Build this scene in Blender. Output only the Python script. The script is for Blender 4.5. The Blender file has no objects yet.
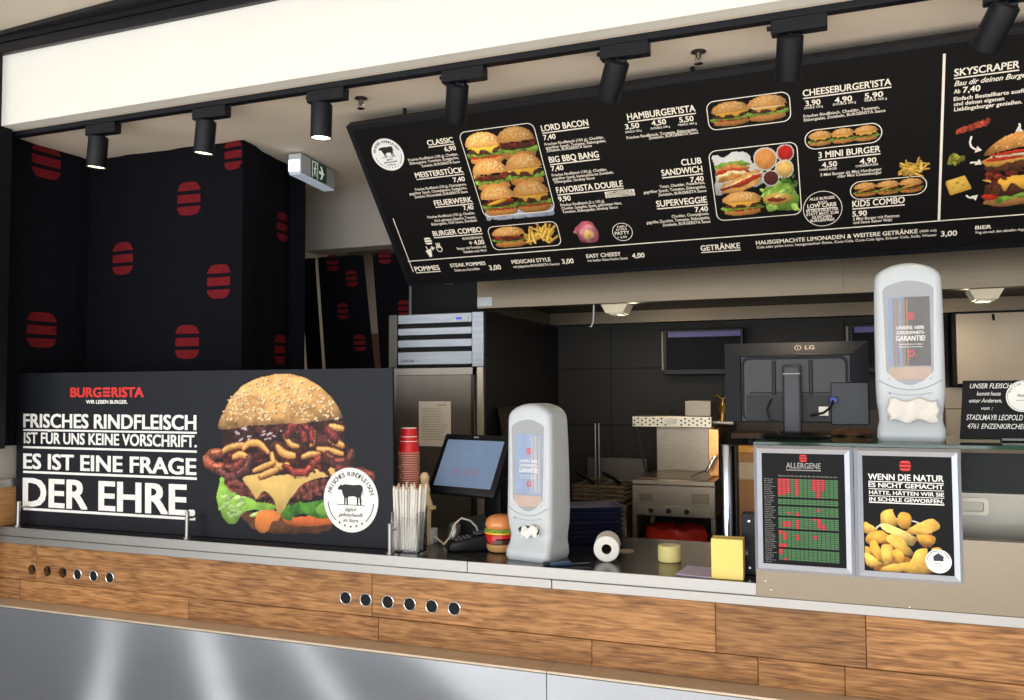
import bpy, bmesh, math, random
import numpy as np
from mathutils import Vector, Matrix
random.seed(7)
PI = math.pi
SC = bpy.context.scene
COL = SC.collection

# ------------------------------------------------------------------ camera
CAM_Z = 1.62
def cam_axes(yaw, pitch, roll):
    f = Vector((-math.sin(yaw), math.cos(yaw), 0)); r = Vector((math.cos(yaw), math.sin(yaw), 0)); u = Vector((0, 0, 1))
    f2 = f*math.cos(pitch) + u*math.sin(pitch); u2 = u*math.cos(pitch) - f*math.sin(pitch)
    return r*math.cos(roll) + u2*math.sin(roll), u2*math.cos(roll) - r*math.sin(roll), f2
cr_, cu_, cf_ = cam_axes(.37070, .046400, -.0042298)
cam = bpy.data.cameras.new('camera'); cam.sensor_width = 36; cam.lens = 857.17/1024*36
cam.clip_start = .05; cam.clip_end = 60
camo = bpy.data.objects.new('camera', cam); COL.objects.link(camo)
camo.matrix_world = Matrix(((cr_.x, cu_.x, -cf_.x, 0), (cr_.y, cu_.y, -cf_.y, 0), (cr_.z, cu_.z, -cf_.z, CAM_Z), (0, 0, 0, 1)))
SC.camera = camo

# ------------------------------------------------------------------ light
def S(r, g, b):
    f = lambda c: ((c/255.0)/12.92 if c/255.0 <= .04045 else ((c/255.0 + .055)/1.055)**2.4)
    return (f(r), f(g), f(b), 1)
W = bpy.data.worlds.new('world'); SC.world = W; W.use_nodes = True
bg = W.node_tree.nodes['Background']; bg.inputs[0].default_value = (.80, .90, 1.0, 1); bg.inputs[1].default_value = .55
def area(name, loc, rot, sx, sy, power, col):
    l = bpy.data.lights.new(name, 'AREA'); l.shape = 'RECTANGLE'; l.size = sx; l.size_y = sy; l.energy = power; l.color = col
    o = bpy.data.objects.new(name, l); COL.objects.link(o); o.location = loc; o.rotation_euler = rot
    return o
# daylight of shop windows behind the camera, leftmost lamp added to brighten the ceiling
for wx in (-7.1, -5.2, -3.3, -1.4, .5, 2.4):
    area('window_light', (wx, -3.6, 1.6), (PI/2, 0, 0), 1.5, 2.7, 61, (.92, .96, 1.0))
# low sun cut into strips by the slotted wall added behind the camera
sun = bpy.data.lights.new('sun', 'SUN'); sun.energy = 21; sun.angle = math.radians(.8); sun.color = (1.0, .93, .82)
suno = bpy.data.objects.new('sun', sun); COL.objects.link(suno); suno.rotation_euler = Vector((0, 0, -1)).rotation_difference(Vector((.70, .71, -.30)).normalized()).to_euler()
# warm fill lights added below the hood to brighten the kitchen
for lx in (-1.0, .4):
    area('kitchen_fill', (lx, 4.6, 1.98), (0, 0, 0), .5, .2, 2.2, (1.0, .80, .55))
SC.view_settings.view_transform = 'Standard'; SC.view_settings.look = 'None'
SC.view_settings.exposure = 0.0; SC.view_settings.gamma = 1.0; SC.view_settings.use_curve_mapping = False

# ------------------------------------------------------------------ materials
MATS = {}
def M(name, col, rough=.5, metal=0.0, var=.06, scale=14, stretch=None, bump=0.0, emit=0.0, trans=0.0, alpha=1.0, coat=0.0, spec=None):
    if name in MATS: return MATS[name]
    m = bpy.data.materials.new(name); m.use_nodes = True; nt = m.node_tree; b = nt.nodes['Principled BSDF']
    tc = nt.nodes.new('ShaderNodeTexCoord'); mp = nt.nodes.new('ShaderNodeMapping'); nz = nt.nodes.new('ShaderNodeTexNoise')
    nz.inputs['Scale'].default_value = scale; nz.inputs['Detail'].default_value = 4
    if stretch: mp.inputs['Scale'].default_value = stretch
    nt.links.new(tc.outputs['Object'], mp.inputs[0]); nt.links.new(mp.outputs[0], nz.inputs[0])
    rp = nt.nodes.new('ShaderNodeValToRGB'); rp.color_ramp.elements[0].position = .3; rp.color_ramp.elements[1].position = .7
    rp.color_ramp.elements[0].color = tuple(c*(1 - var) for c in col[:3]) + (1,)
    rp.color_ramp.elements[1].color = tuple(min(1, c*(1 + var)) for c in col[:3]) + (1,)
    nt.links.new(nz.outputs[0], rp.inputs[0]); nt.links.new(rp.outputs[0], b.inputs['Base Color'])
    b.inputs['Roughness'].default_value = rough; b.inputs['Metallic'].default_value = metal
    if spec is not None: b.inputs['Specular IOR Level'].default_value = spec
    if trans: b.inputs['Transmission Weight'].default_value = trans
    if alpha < 1: b.inputs['Alpha'].default_value = alpha
    if coat: b.inputs['Coat Weight'].default_value = coat; b.inputs['Coat Roughness'].default_value = .08
    if emit:
        nt.links.new(rp.outputs[0], b.inputs['Emission Color']); b.inputs['Emission Strength'].default_value = emit
    if bump:
        bp = nt.nodes.new('ShaderNodeBump'); bp.inputs['Strength'].default_value = bump; bp.inputs['Distance'].default_value = .003
        nt.links.new(nz.outputs[0], bp.inputs['Height']); nt.links.new(bp.outputs[0], b.inputs['Normal'])
    MATS[name] = m; return m
def wood_material():
    m = bpy.data.materials.new('oak_planks'); m.use_nodes = True; nt = m.node_tree; b = nt.nodes['Principled BSDF']
    N = nt.nodes.new; L = nt.links.new
    at = N('ShaderNodeAttribute'); at.attribute_name = 'plank'
    tc = N('ShaderNodeTexCoord'); off = N('ShaderNodeVectorMath'); off.operation = 'ADD'
    sc_ = N('ShaderNodeVectorMath'); sc_.operation = 'SCALE'; sc_.inputs['Scale'].default_value = 7.0
    L(at.outputs['Vector'], sc_.inputs[0]); L(tc.outputs['Object'], off.inputs[0]); L(sc_.outputs[0], off.inputs[1])
    mp = N('ShaderNodeMapping'); mp.inputs['Scale'].default_value = (1.6, 1, 9); L(off.outputs[0], mp.inputs[0])
    warp = N('ShaderNodeTexNoise'); warp.inputs['Scale'].default_value = 2.2; warp.inputs['Detail'].default_value = 3; L(mp.outputs[0], warp.inputs[0])
    wv = N('ShaderNodeMath'); wv.operation = 'MULTIPLY'; wv.inputs[1].default_value = 16; L(warp.outputs[0], wv.inputs[0])
    sn = N('ShaderNodeMath'); sn.operation = 'SINE'; w2 = N('ShaderNodeMath'); w2.operation = 'MULTIPLY'; w2.inputs[1].default_value = 2.2
    L(wv.outputs[0], w2.inputs[0]); L(w2.outputs[0], sn.inputs[0])
    fine = N('ShaderNodeTexNoise'); fine.inputs['Scale'].default_value = 26; fine.inputs['Detail'].default_value = 5
    mp2 = N('ShaderNodeMapping'); mp2.inputs['Scale'].default_value = (.35, 1, 7); L(off.outputs[0], mp2.inputs[0]); L(mp2.outputs[0], fine.inputs[0])
    mix = N('ShaderNodeMath'); mix.operation = 'MULTIPLY_ADD'; mix.inputs[1].default_value = .10; L(sn.outputs[0], mix.inputs[0]); L(fine.outputs[0], mix.inputs[2])
    rp = N('ShaderNodeValToRGB'); e = rp.color_ramp.elements
    e[0].position = .25; e[0].color = S(106, 70, 40); e[1].position = .72; e[1].color = S(170, 124, 78)
    k = e.new(.47); k.color = S(142, 98, 58)
    L(mix.outputs[0], rp.inputs[0])
    big = N('ShaderNodeTexNoise'); big.inputs['Scale'].default_value = 3.0; L(off.outputs[0], big.inputs[0])
    sep = N('ShaderNodeSeparateXYZ'); L(at.outputs['Vector'], sep.inputs[0])
    t1 = N('ShaderNodeMath'); t1.operation = 'MULTIPLY_ADD'; t1.inputs[1].default_value = .42; t1.inputs[2].default_value = .60; L(sep.outputs[2], t1.inputs[0])
    t2 = N('ShaderNodeMath'); t2.operation = 'MULTIPLY_ADD'; t2.inputs[1].default_value = .55; L(big.outputs[0], t2.inputs[0]); L(t1.outputs[0], t2.inputs[2])
    mul = N('ShaderNodeVectorMath'); mul.operation = 'SCALE'; L(rp.outputs[0], mul.inputs[0]); L(t2.outputs[0], mul.inputs['Scale'])
    L(mul.outputs[0], b.inputs['Base Color']); b.inputs['Roughness'].default_value = .42; b.inputs['Specular IOR Level'].default_value = .3
    bp = N('ShaderNodeBump'); bp.inputs['Strength'].default_value = .35; bp.inputs['Distance'].default_value = .002
    L(mix.outputs[0], bp.inputs['Height']); L(bp.outputs[0], b.inputs['Normal'])
    return m
def tile_material(name, col, w, h, axis):
    m = bpy.data.materials.new(name); m.use_nodes = True; nt = m.node_tree; b = nt.nodes['Principled BSDF']; N = nt.nodes.new; L = nt.links.new
    tc = N('ShaderNodeTexCoord'); sp = N('ShaderNodeSeparateXYZ'); cb = N('ShaderNodeCombineXYZ'); L(tc.outputs['Object'], sp.inputs[0])
    L(sp.outputs[axis], cb.inputs[0]); L(sp.outputs[2], cb.inputs[1])
    br = N('ShaderNodeTexBrick'); br.offset = 0; br.inputs['Scale'].default_value = 1; br.inputs['Brick Width'].default_value = w; br.inputs['Row Height'].default_value = h
    br.inputs['Mortar Size'].default_value = .004; br.inputs['Color1'].default_value = col; br.inputs['Color2'].default_value = tuple(c*1.12 for c in col[:3]) + (1,)
    b.inputs['Specular IOR Level'].default_value = .2
    br.inputs['Mortar'].default_value = tuple(c*.35 for c in col[:3]) + (1,)
    L(cb.outputs[0], br.inputs[0]); L(br.outputs[0], b.inputs['Base Color']); b.inputs['Roughness'].default_value = .6
    return m
def print_material():
    m = bpy.data.materials.new('printed_photo'); m.use_nodes = True; nt = m.node_tree; b = nt.nodes['Principled BSDF']
    at = nt.nodes.new('ShaderNodeAttribute'); at.attribute_name = 'Col'; nt.links.new(at.outputs['Color'], b.inputs['Base Color'])
    b.inputs['Roughness'].default_value = .45; b.inputs['Specular IOR Level'].default_value = .25
    return m
OAK = wood_material(); PRINT = print_material()
BR = (1, 1, 40)
steel = M('brushed_steel', S(168, 166, 163), .36, 1, .06, 30, (1, 1, 30))
steel_dk = M('dark_worktop_steel', S(92, 88, 86), .22, .9, .08, 18, (30, 1, 1))
steel_warm = M('hood_steel', S(118, 106, 90), .40, 1, .07, 10, (.6, 1, 12))
steel_panel = M('cabinet_steel', S(178, 188, 204), .14, .95, .04, 22, (1, 1, 30))
alu = M('anodised_aluminium', S(172, 175, 184), .38, .85, .03)
chrome = M('chrome', S(220, 220, 222), .12, 1, .02)
white_paint = M('white_paint', S(244, 241, 232), .75, 0, .015, 3)
ceil_paint = M('ceiling_paint', S(238, 224, 206), .9, 0, .03, 3)
hall_ceil = M('hall_ceiling_paint', S(214, 203, 186), .9, 0, .02, 3)
grey_wall = M('grey_wall_paint', S(172, 166, 156), .85, 0, .03, 4)
black_paint = M('black_lacquer', S(20, 20, 22), .55, 0, .08, 20, spec=.2)
black_matt = M('black_powder_coat', S(15, 17, 24), .5, 0, .08, 60, spec=.3)
black_plastic = M('black_plastic', S(20, 21, 24), .4, 0, .1, 40, spec=.25)
grey_plastic = M('charcoal_plastic', S(32, 33, 38), .36, 0, .08, 40, spec=.35)
panel_black = M('sign_black', S(25, 27, 33), .45, 0, .05, 6, spec=.2)
board_black = M('board_black', S(18, 16, 16), .6, 0, .06, 8, spec=.15)
ink_white = M('white_lettering', S(245, 243, 238), .55, 0, .02)
ink_cream = M('cream_lettering', S(250, 240, 222), .5, 0, .02)
ink_red = M('red_lettering', S(214, 38, 34), .5, 0, .04)
ink_black = M('black_lettering', S(24, 23, 24), .6, 0, .05)
fabric = M('black_navy_fabric', S(14, 14, 21), .95, 0, .22, 90, bump=.3, spec=.15)
fabric_red = M('dark_red_fabric_print', S(112, 27, 33), .9, 0, .12, 60, spec=.12)
white_plastic = M('white_grey_plastic', S(196, 202, 206), .33, 0, .02, 8)
glass = M('clear_glass', (.93, .97, .95, 1), .02, 0, .01, trans=1.0)
glass_green = M('green_glass_edge', S(66, 112, 88), .05, 0, .03, trans=.7)
acrylic = M('clear_acrylic', (.95, .96, .97, 1), .05, 0, .01, trans=1.0)
paper_white = M('white_paper', S(236, 232, 224), .85, 0, .03, 20)

# ------------------------------------------------------------------ mesh helpers
def wloc(o):
    v = Vector((0, 0, 0))
    while o is not None: v += o.location; o = o.parent
    return v
def link_mesh(name, me, mat, parent=None, local=False):
    o = bpy.data.objects.new(name, me); COL.objects.link(o)
    if mat is not None and not me.materials: me.materials.append(mat)
    if parent is not None:
        o.parent = parent
        if not local: me.transform(Matrix.Translation(-wloc(parent)))
    return o
class MB:
    def __init__(s): s.bm = bmesh.new()
    def _merge(s, t):
        me = bpy.data.meshes.new('t'); t.to_mesh(me); t.free(); s.bm.from_mesh(me); bpy.data.meshes.remove(me)
    def box(s, x0, x1, y0, y1, z0, z1, bev=0, seg=2, mat=None):
        t = bmesh.new(); bmesh.ops.create_cube(t, size=1)
        bmesh.ops.scale(t, vec=(x1 - x0, y1 - y0, z1 - z0), verts=t.verts); bmesh.ops.translate(t, vec=((x0 + x1)/2, (y0 + y1)/2, (z0 + z1)/2), verts=t.verts)
        if bev: bmesh.ops.bevel(t, geom=t.edges[:], offset=bev, segments=seg, affect='EDGES', profile=.6)
        if mat is not None: bmesh.ops.transform(t, matrix=mat, verts=t.verts)
        s._merge(t); return s
    def cyl(s, p0, p1, r0, r1=None, n=20, cap=True):
        r1 = r0 if r1 is None else r1; p0 = Vector(p0); p1 = Vector(p1); d = p1 - p0
        t = bmesh.new(); bmesh.ops.create_cone(t, cap_ends=cap, segments=n, radius1=r0, radius2=r1, depth=d.length)
        q = Vector((0, 0, 1)).rotation_difference(d.normalized()).to_matrix().to_4x4()
        bmesh.ops.transform(t, matrix=Matrix.Translation((p0 + p1)/2) @ q, verts=t.verts); s._merge(t); return s
    def tube(s, pts, r, n=8):
        P = [Vector(p) for p in pts]; rings = []
        for i, p in enumerate(P):
            d = (P[min(i + 1, len(P) - 1)] - P[max(i - 1, 0)]).normalized(); a = d.orthogonal().normalized()
            if i: a = (pa - d*pa.dot(d)).normalized()
            pa = a; b = d.cross(a)
            rings.append([s.bm.verts.new(p + (a*math.cos(k*2*PI/n) + b*math.sin(k*2*PI/n))*r) for k in range(n)])
        for A, B in zip(rings, rings[1:]):
            for k in range(n): s.bm.faces.new((A[k], A[(k + 1) % n], B[(k + 1) % n], B[k]))
        s.bm.faces.new(rings[0][::-1]); s.bm.faces.new(rings[-1]); return s
    def lathe(s, prof, c=(0, 0, 0), n=28, wob=None):
        rings = []
        for j, (r, z) in enumerate(prof):
            ring = []
            for k in range(n):
                a = 2*PI*k/n; rr = max(r, 1e-4); dz = 0
                if wob: dr, dz = wob(a, j); rr += dr
                ring.append(s.bm.verts.new((c[0] + rr*math.cos(a), c[1] + rr*math.sin(a), c[2] + z + dz)))
            rings.append(ring)
        for A, B in zip(rings, rings[1:]):
            for k in range(n): s.bm.faces.new((A[k], A[(k + 1) % n], B[(k + 1) % n], B[k]))
        s.bm.faces.new(rings[0][::-1]); s.bm.faces.new(rings[-1]); return s
    def loft(s, rings, cap=True):
        R = [[s.bm.verts.new(p) for p in ring] for ring in rings]; n = len(R[0])
        for A, B in zip(R, R[1:]):
            for k in range(n): s.bm.faces.new((A[k], A[(k + 1) % n], B[(k + 1) % n], B[k]))
        if cap: s.bm.faces.new(R[0][::-1]); s.bm.faces.new(R[-1])
        return s
    def prism(s, poly, fr, d0, d1):
        A = [s.bm.verts.new(fr(u, v, d0)) for u, v in poly]; B = [s.bm.verts.new(fr(u, v, d1)) for u, v in poly]; n = len(poly)
        s.bm.faces.new(A[::-1]); s.bm.faces.new(B)
        for k in range(n): s.bm.faces.new((A[k], A[(k + 1) % n], B[(k + 1) % n], B[k]))
        return s
    def band(s, outer, inner, fr, d0, d1):
        n = len(outer); V = [[s.bm.verts.new(fr(u, v, d)) for u, v in P] for P, d in ((outer, d0), (outer, d1), (inner, d1), (inner, d0))]
        for A, B in zip(V, V[1:] + V[:1]):
            for k in range(n): s.bm.faces.new((A[k], A[(k + 1) % n], B[(k + 1) % n], B[k]))
        return s
    def torus(s, c, ax, R, r, n=28, m=8):
        ax = Vector(ax).normalized(); a = ax.orthogonal().normalized(); b = ax.cross(a); c = Vector(c); rings = []
        for i in range(n):
            t = 2*PI*i/n; d = a*math.cos(t) + b*math.sin(t)
            rings.append([s.bm.verts.new(c + d*(R + r*math.cos(2*PI*k/m)) + ax*r*math.sin(2*PI*k/m)) for k in range(m)])
        for i in range(n):
            A, B = rings[i], rings[(i + 1) % n]
            for k in range(m): s.bm.faces.new((A[k], A[(k + 1) % m], B[(k + 1) % m], B[k]))
        return s
    def sphere(s, c, r, sx=1, sy=1, sz=1, n=20):
        t = bmesh.new(); bmesh.ops.create_uvsphere(t, u_segments=n, v_segments=n//2, radius=r)
        bmesh.ops.scale(t, vec=(sx, sy, sz), verts=t.verts); bmesh.ops.translate(t, vec=c, verts=t.verts); s._merge(t); return s
    def xf(s, m): bmesh.ops.transform(s.bm, matrix=m, verts=s.bm.verts); return s
    def done(s, name, mat, parent=None, smooth=True, local=False, ang=40):
        bmesh.ops.recalc_face_normals(s.bm, faces=s.bm.faces)
        me = bpy.data.meshes.new(name); s.bm.to_mesh(me); s.bm.free()
        if smooth:
            me.polygons.foreach_set('use_smooth', [True]*len(me.polygons)); me.set_sharp_from_angle(angle=math.radians(ang))
        return link_mesh(name, me, mat, parent, local)
def tag(o, label=None, cat=None, group=None, kind=None):
    if label: o['label'] = label
    if cat: o['category'] = cat
    if group: o['group'] = group
    if kind: o['kind'] = kind
    return o
def thing(name, label, cat, loc=(0, 0, 0), rz=0, group=None):
    o = bpy.data.objects.new(name, None); COL.objects.link(o); o.location = loc; o.rotation_euler = (0, 0, rz); o.empty_display_size = .05
    return tag(o, label, cat, group)
def struct(o, label, cat): return tag(o, label, cat, kind='structure')
def dup(root, loc, label, group=None):
    r = root.copy(); COL.objects.link(r); r.location = loc; r['label'] = label
    if group: r['group'] = group
    for ch in root.children:
        c = ch.copy(); COL.objects.link(c); c.parent = r
        for g in ch.children:
            d = g.copy(); COL.objects.link(d); d.parent = c
    return r
def jit(R, col, a, b):
    k = R.uniform(a, b); return tuple(v*k for v in col)
class Frame:
    def __init__(s, O, U, V, N=None):
        s.O = Vector(O); s.U = Vector(U); s.V = Vector(V); s.N = Vector(N) if N is not None else s.U.cross(s.V)
    def __call__(s, u, v, d=0): return s.O + s.U*u + s.V*v + s.N*d
def rrect(x0, y0, x1, y1, r, n=6):
    P = []
    for cx, cy, a in ((x1 - r, y1 - r, 0), (x0 + r, y1 - r, 90), (x0 + r, y0 + r, 180), (x1 - r, y0 + r, 270)):
        for k in range(n + 1):
            t = math.radians(a + 90*k/n); P.append((cx + r*math.cos(t), cy + r*math.sin(t)))
    return P
def circ(cx, cy, rx, ry=None, n=40): return [(cx + rx*math.cos(2*PI*k/n), cy + (ry or rx)*math.sin(2*PI*k/n)) for k in range(n)]
def seg(a, b, w):
    d = Vector((b[0] - a[0], b[1] - a[1])).normalized(); n = Vector((-d.y, d.x))*w/2
    return [(a[0] - n.x, a[1] - n.y), (b[0] - n.x, b[1] - n.y), (b[0] + n.x, b[1] + n.y), (a[0] + n.x, a[1] + n.y)]

# ------------------------------------------------------------------ lettering
BOLD = {'b': .022, 'P': .030, 'S': .040, 'i': .016}
STY = {'b': (0, 0), 'P': (0, 0), 's': (.012, 0), 'm': (.022, 0), 'i': (0, .35), 'S': (0, 0), 'h': (.006, .25), 't': (0, 0)}
TCACHE = {}
def glyphs(body, sty):
    key = (body, sty)
    if key not in TCACHE:
        c = bpy.data.curves.new('t', 'FONT'); c.body = body; c.size = 1; c.offset, c.shear = STY[sty]; c.resolution_u = 2 if sty in 'sm' else 3
        o = bpy.data.objects.new('t', c); COL.objects.link(o); bpy.context.view_layer.update()
        me = bpy.data.meshes.new_from_object(o.evaluated_get(bpy.context.evaluated_depsgraph_get()))
        V = np.empty(len(me.vertices)*3); me.vertices.foreach_get('co', V); V = V.reshape(-1, 3)[:, :2]
        F = [tuple(p.vertices) for p in me.polygons]
        if sty in BOLD:                                     # heavier strokes: the glyph laid over itself with small shifts
            w = BOLD[sty]; n = len(V); V = np.concatenate([np.column_stack([V + d, np.full(n, k*.00009)]) for k, d in enumerate(((w, w*.6), (-w, w*.6), (w, -w*.6), (-w, -w*.6)))]); F = [tuple(i + n*k for i in f) for k in range(4) for f in F]
        bpy.data.objects.remove(o); bpy.data.curves.remove(c); bpy.data.meshes.remove(me)
        TCACHE[key] = (V if V.shape[1] == 3 else np.column_stack([V, np.zeros(len(V))]), F)
    return TCACHE[key]
def cap_h(sty): return float(glyphs('H', sty)[0][:, 1].max())
class Lettering:
    def __init__(s, fr, d): s.fr = fr; s.d = d; s.V = []; s.F = []
    def add(s, V, F):
        n = len(s.V); s.V += [s.fr(q[0], q[1], s.d + (q[2] if len(q) > 2 else 0)) for q in V]; s.F += [tuple(i + n for i in f) for f in F]
    def text(s, body, u0, u1, v, h, sty='b', v1=None):
        st = sty[0]; V, F = glyphs(body, st); x0, x1 = V[:, 0].min(), V[:, 0].max(); k = h/cap_h(st)
        uu = u0 + (V[:, 0] - x0)/(x1 - x0)*(u1 - u0); vv = v + V[:, 1]*k
        if v1 is not None: vv = vv + (uu - u0)/(u1 - u0)*(v1 - v)
        s.add(list(zip(uu, vv, V[:, 2])), F)
        if 'u' in sty: s.poly([(u0, v - h*.42), (u1, v - h*.42), (u1, v - h*.24), (u0, v - h*.24)])
    def tc(s, body, u, v, h, sty='b', sx=1.0):
        V, F = glyphs(body, sty[0]); k = h/cap_h(sty[0]); w = (V[:, 0].max() - V[:, 0].min())*k*sx; s.text(body, u - w/2, u + w/2, v, h, sty)
    def poly(s, P): s.add(P, [tuple(range(len(P)))])
    def quadband(s, outer, inner):
        n = len(outer); s.add(list(outer) + list(inner), [(k, (k + 1) % n, n + (k + 1) % n, n + k) for k in range(n)])
    def arc(s, body, cu, cv, r, h, a0, a1, sty='b', ku=1.0):
        k = h/cap_h(sty); n = len(body)
        for i, ch in enumerate(body):
            if ch == ' ': continue
            V, F = glyphs(ch, sty); a = math.radians(a0 + (a1 - a0)*i/(n - 1)); w = V[:, 0].min(), V[:, 0].max()
            P = []
            for x, y, z in V:
                xx = (x - (w[0] + w[1])/2)*k; yy = r + y*k; P.append((cu + (math.sin(a)*yy + math.cos(a)*xx)*ku, cv + math.cos(a)*yy - math.sin(a)*xx, z))
            s.add(P, F)
    def done(s, name, mat, parent, local=False):
        me = bpy.data.meshes.new(name); me.from_pydata([tuple(v) for v in s.V], [], s.F)
        return link_mesh(name, me, mat, parent, local)
COW = [(-.50, .16), (-.44, .24), (-.40, .23), (-.42, .33), (-.37, .27), (-.31, .27), (-.20, .30), (.10, .28), (.36, .30), (.44, .27), (.47, .20), (.49, -.02), (.47, -.06), (.455, .12), (.43, .02), (.40, -.10), (.42, -.20), (.415, -.36), (.36, -.36), (.345, -.20), (.32, -.10), (.30, -.16), (.295, -.36), (.24, -.36), (.235, -.12), (.12, -.08), (-.05, -.10), (-.10, -.12), (-.105, -.36), (-.16, -.36), (-.165, -.16), (-.19, -.14), (-.20, -.36), (-.25, -.36), (-.255, -.12), (-.31, -.02), (-.34, .10), (-.40, .12), (-.46, .10)]
def burger_icon(cu, cv, w, h):
    a = [(-.5, .235), (.5, .235), (.5, .28), (.46, .38), (.36, .45), (.2, .49), (-.2, .49), (-.36, .45), (-.46, .38), (-.5, .28)]
    b = [(-.5, -.125), (.5, -.125), (.52, -.05), (.52, .07), (.5, .12), (-.5, .12), (-.52, .07), (-.52, -.05)]
    c = [(-.5, -.235), (-.5, -.3), (-.45, -.4), (-.35, -.46), (-.2, -.49), (.2, -.49), (.35, -.46), (.45, -.4), (.5, -.3), (.5, -.235)]
    return [[(cu + x*w, cv + y*h) for x, y in P] for P in (a, b, c)]
def cow_badge(fr, d, cu, cv, r, parent, ku=1.0, full=True):
    mb = MB(); mb.prism(circ(cu, cv, r*ku, r, 48), fr, d, d + .0006); bd = mb.done('badge', ink_white, parent, False)
    L = Lettering(fr, d + .0009)
    L.arc('FRISCHES RINDFLEISCH', cu, cv, r*.74, r*.14, -72, 72, 'b', ku)
    L.poly([(cu + x*r*.95*ku, cv + y*r*.95 + r*.20) for x, y in COW]); L.poly(seg((cu - r*.5*ku, cv - r*.15), (cu + r*.5*ku, cv - r*.15), r*.02))
    for i, t in enumerate(('täglich', 'gefleischwolft', 'im Store')): L.tc(t, cu, cv - r*(.34 + .17*i), r*.11, 'i', ku)
    for k in range(5):
        a = math.radians(150 + 15*k); L.poly(circ(cu + math.sin(a)*r*.82*ku, cv + math.cos(a)*r*.82, r*.035*ku, r*.035, 8))
    for sg in (-1, 1):
        P = [(cu + sg*math.sin(math.radians(a))*r*.84*ku, cv + math.cos(math.radians(a))*r*.84) for a in range(95, 141, 5)]
        for A, B in zip(P, P[1:]): L.poly(seg(A, B, r*.03))
    return bd, L.done('lettering', ink_black, bd)
# ------------------------------------------------------------------ tables: axes of the tilted boards and positions on them (metres)
BOARD_AXES= [(0.99987, -0.01439, 0.00707), (-0.01473, -0.65019, 0.75963), (-0.00634, -0.75963, -0.65032)]
PANEL_AXES= [(0.9999, 0.01396, 0.0), (0.00023, -0.01658, 0.99986), (0.01396, -0.99977, -0.01658)]
RECTS= {'six': (-0.749, -0.5071, -0.4221, -0.0908), 'combo': (-0.7537, -0.6554, -0.4318, -0.5341), 'two': (0.2442, -0.2177, 0.5362, -0.1041), 'club': (0.2292, -0.6012, 0.5498, -0.2977), 'mini': (0.5757, -0.3381, 0.8343, -0.261), 'kids': (0.7224, -0.5603, 0.9802, -0.4838), 'fries': (0.8849, -0.4946, 0.9883, -0.3982), 'onion': (-0.3715, -0.665, -0.2579, -0.5464), 'sky': (1.1503, -0.6383, 1.3478, -0.3479), 'bacon': (1.0646, -0.3464, 1.1697, -0.291), 'relish': (1.0411, -0.4635, 1.1049, -0.4017), 'cheese': (1.0363, -0.5855, 1.1265, -0.4913)}
PTS= {'ruleL': (-1.1944, -0.6854), 'ruleR': (1.294, -0.6682), 'vlt': (-1.1809, -0.4493), 'vlb': (-1.192, -0.7373), 'divt': (1.0183, -0.0444), 'divb': (1.0264, -0.6831), 'badge': (-1.0974, -0.1468), 'badger': (-1.0186, -0.1496), 'badget': (-1.0797, -0.0754), 'patty': (-0.1598, -0.6143), 'pattyr': (-0.1183, -0.6148), 'low': (0.624, -0.5852), 'lowr': (0.691, -0.5835), 'lowt': (0.6253, -0.5108), 'ic1': (-1.0541, -0.579), 'ic2': (-1.0125, -0.6191), 'ic3': (-1.069, -0.64), 'plus': (-1.0452, -0.6169), 'inv0': (-0.1986, -0.4521), 'inv1': (-0.0773, -0.4223), 'a1a': (1.1145, -0.353), 'a1b': (1.1492, -0.4096), 'a2a': (1.1143, -0.4528), 'a2b': (1.1518, -0.4631), 'a3a': (1.1072, -0.5798), 'a3b': (1.1453, -0.582), 'a4a': (1.2542, -0.3245), 'a4b': (1.2447, -0.3556)}
PP= {'r1a': (-1.0087, 0.0413), 'r1b': (-0.0271, 0.0513), 'r2a': (-1.0079, -0.0353), 'r2b': (-0.027, -0.0286), 'r3a': (-1.0068, -0.1468), 'r3b': (-0.0268, -0.1416), 'r4a': (-1.0051, -0.3125), 'r4b': (-0.0343, -0.311), 'bg0': (0.0044, -0.4006), 'bg1': (0.8174, 0.2982), 'badge': (0.7088, -0.2029), 'badger': (0.8288, -0.198), 'badget': (0.7094, -0.0777), 'burgL': (0.0902, 0.0718), 'burgR': (0.684, 0.121), 'bunT': (0.413, 0.2911)}
FP= {'in1tl': (-0.247, 1.426), 'in1br': (-0.005, 1.083), 'in1bl': (-0.248, 1.079), 'in2tl': (0.04, 1.423), 'in2br': (0.283, 1.078), 'in2bl': (0.04, 1.077), 'o1tl': (-0.27, 1.447), 'o1br': (0.017, 1.061), 'o2tl': (0.019, 1.446), 'o2br': (0.303, 1.059), 'logo1': (-0.125, 1.409), 'logo2': (0.157, 1.392), 'tab_tl': (-0.2, 1.345), 'tab_br': (-0.028, 1.098), 'fr_tl': (0.042, 1.267), 'fr_br': (0.257, 1.076), 'badge': (0.238, 1.124), 'badger': (0.272, 1.124), 'u1a': (0.057, 1.344), 'u1b': (0.257, 1.347), 'u2a': (0.058, 1.323), 'u2b': (0.256, 1.325), 'u3a': (0.058, 1.303), 'u3b': (0.256, 1.304), 'u4a': (0.058, 1.283), 'u4b': (0.256, 1.286)}
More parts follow.
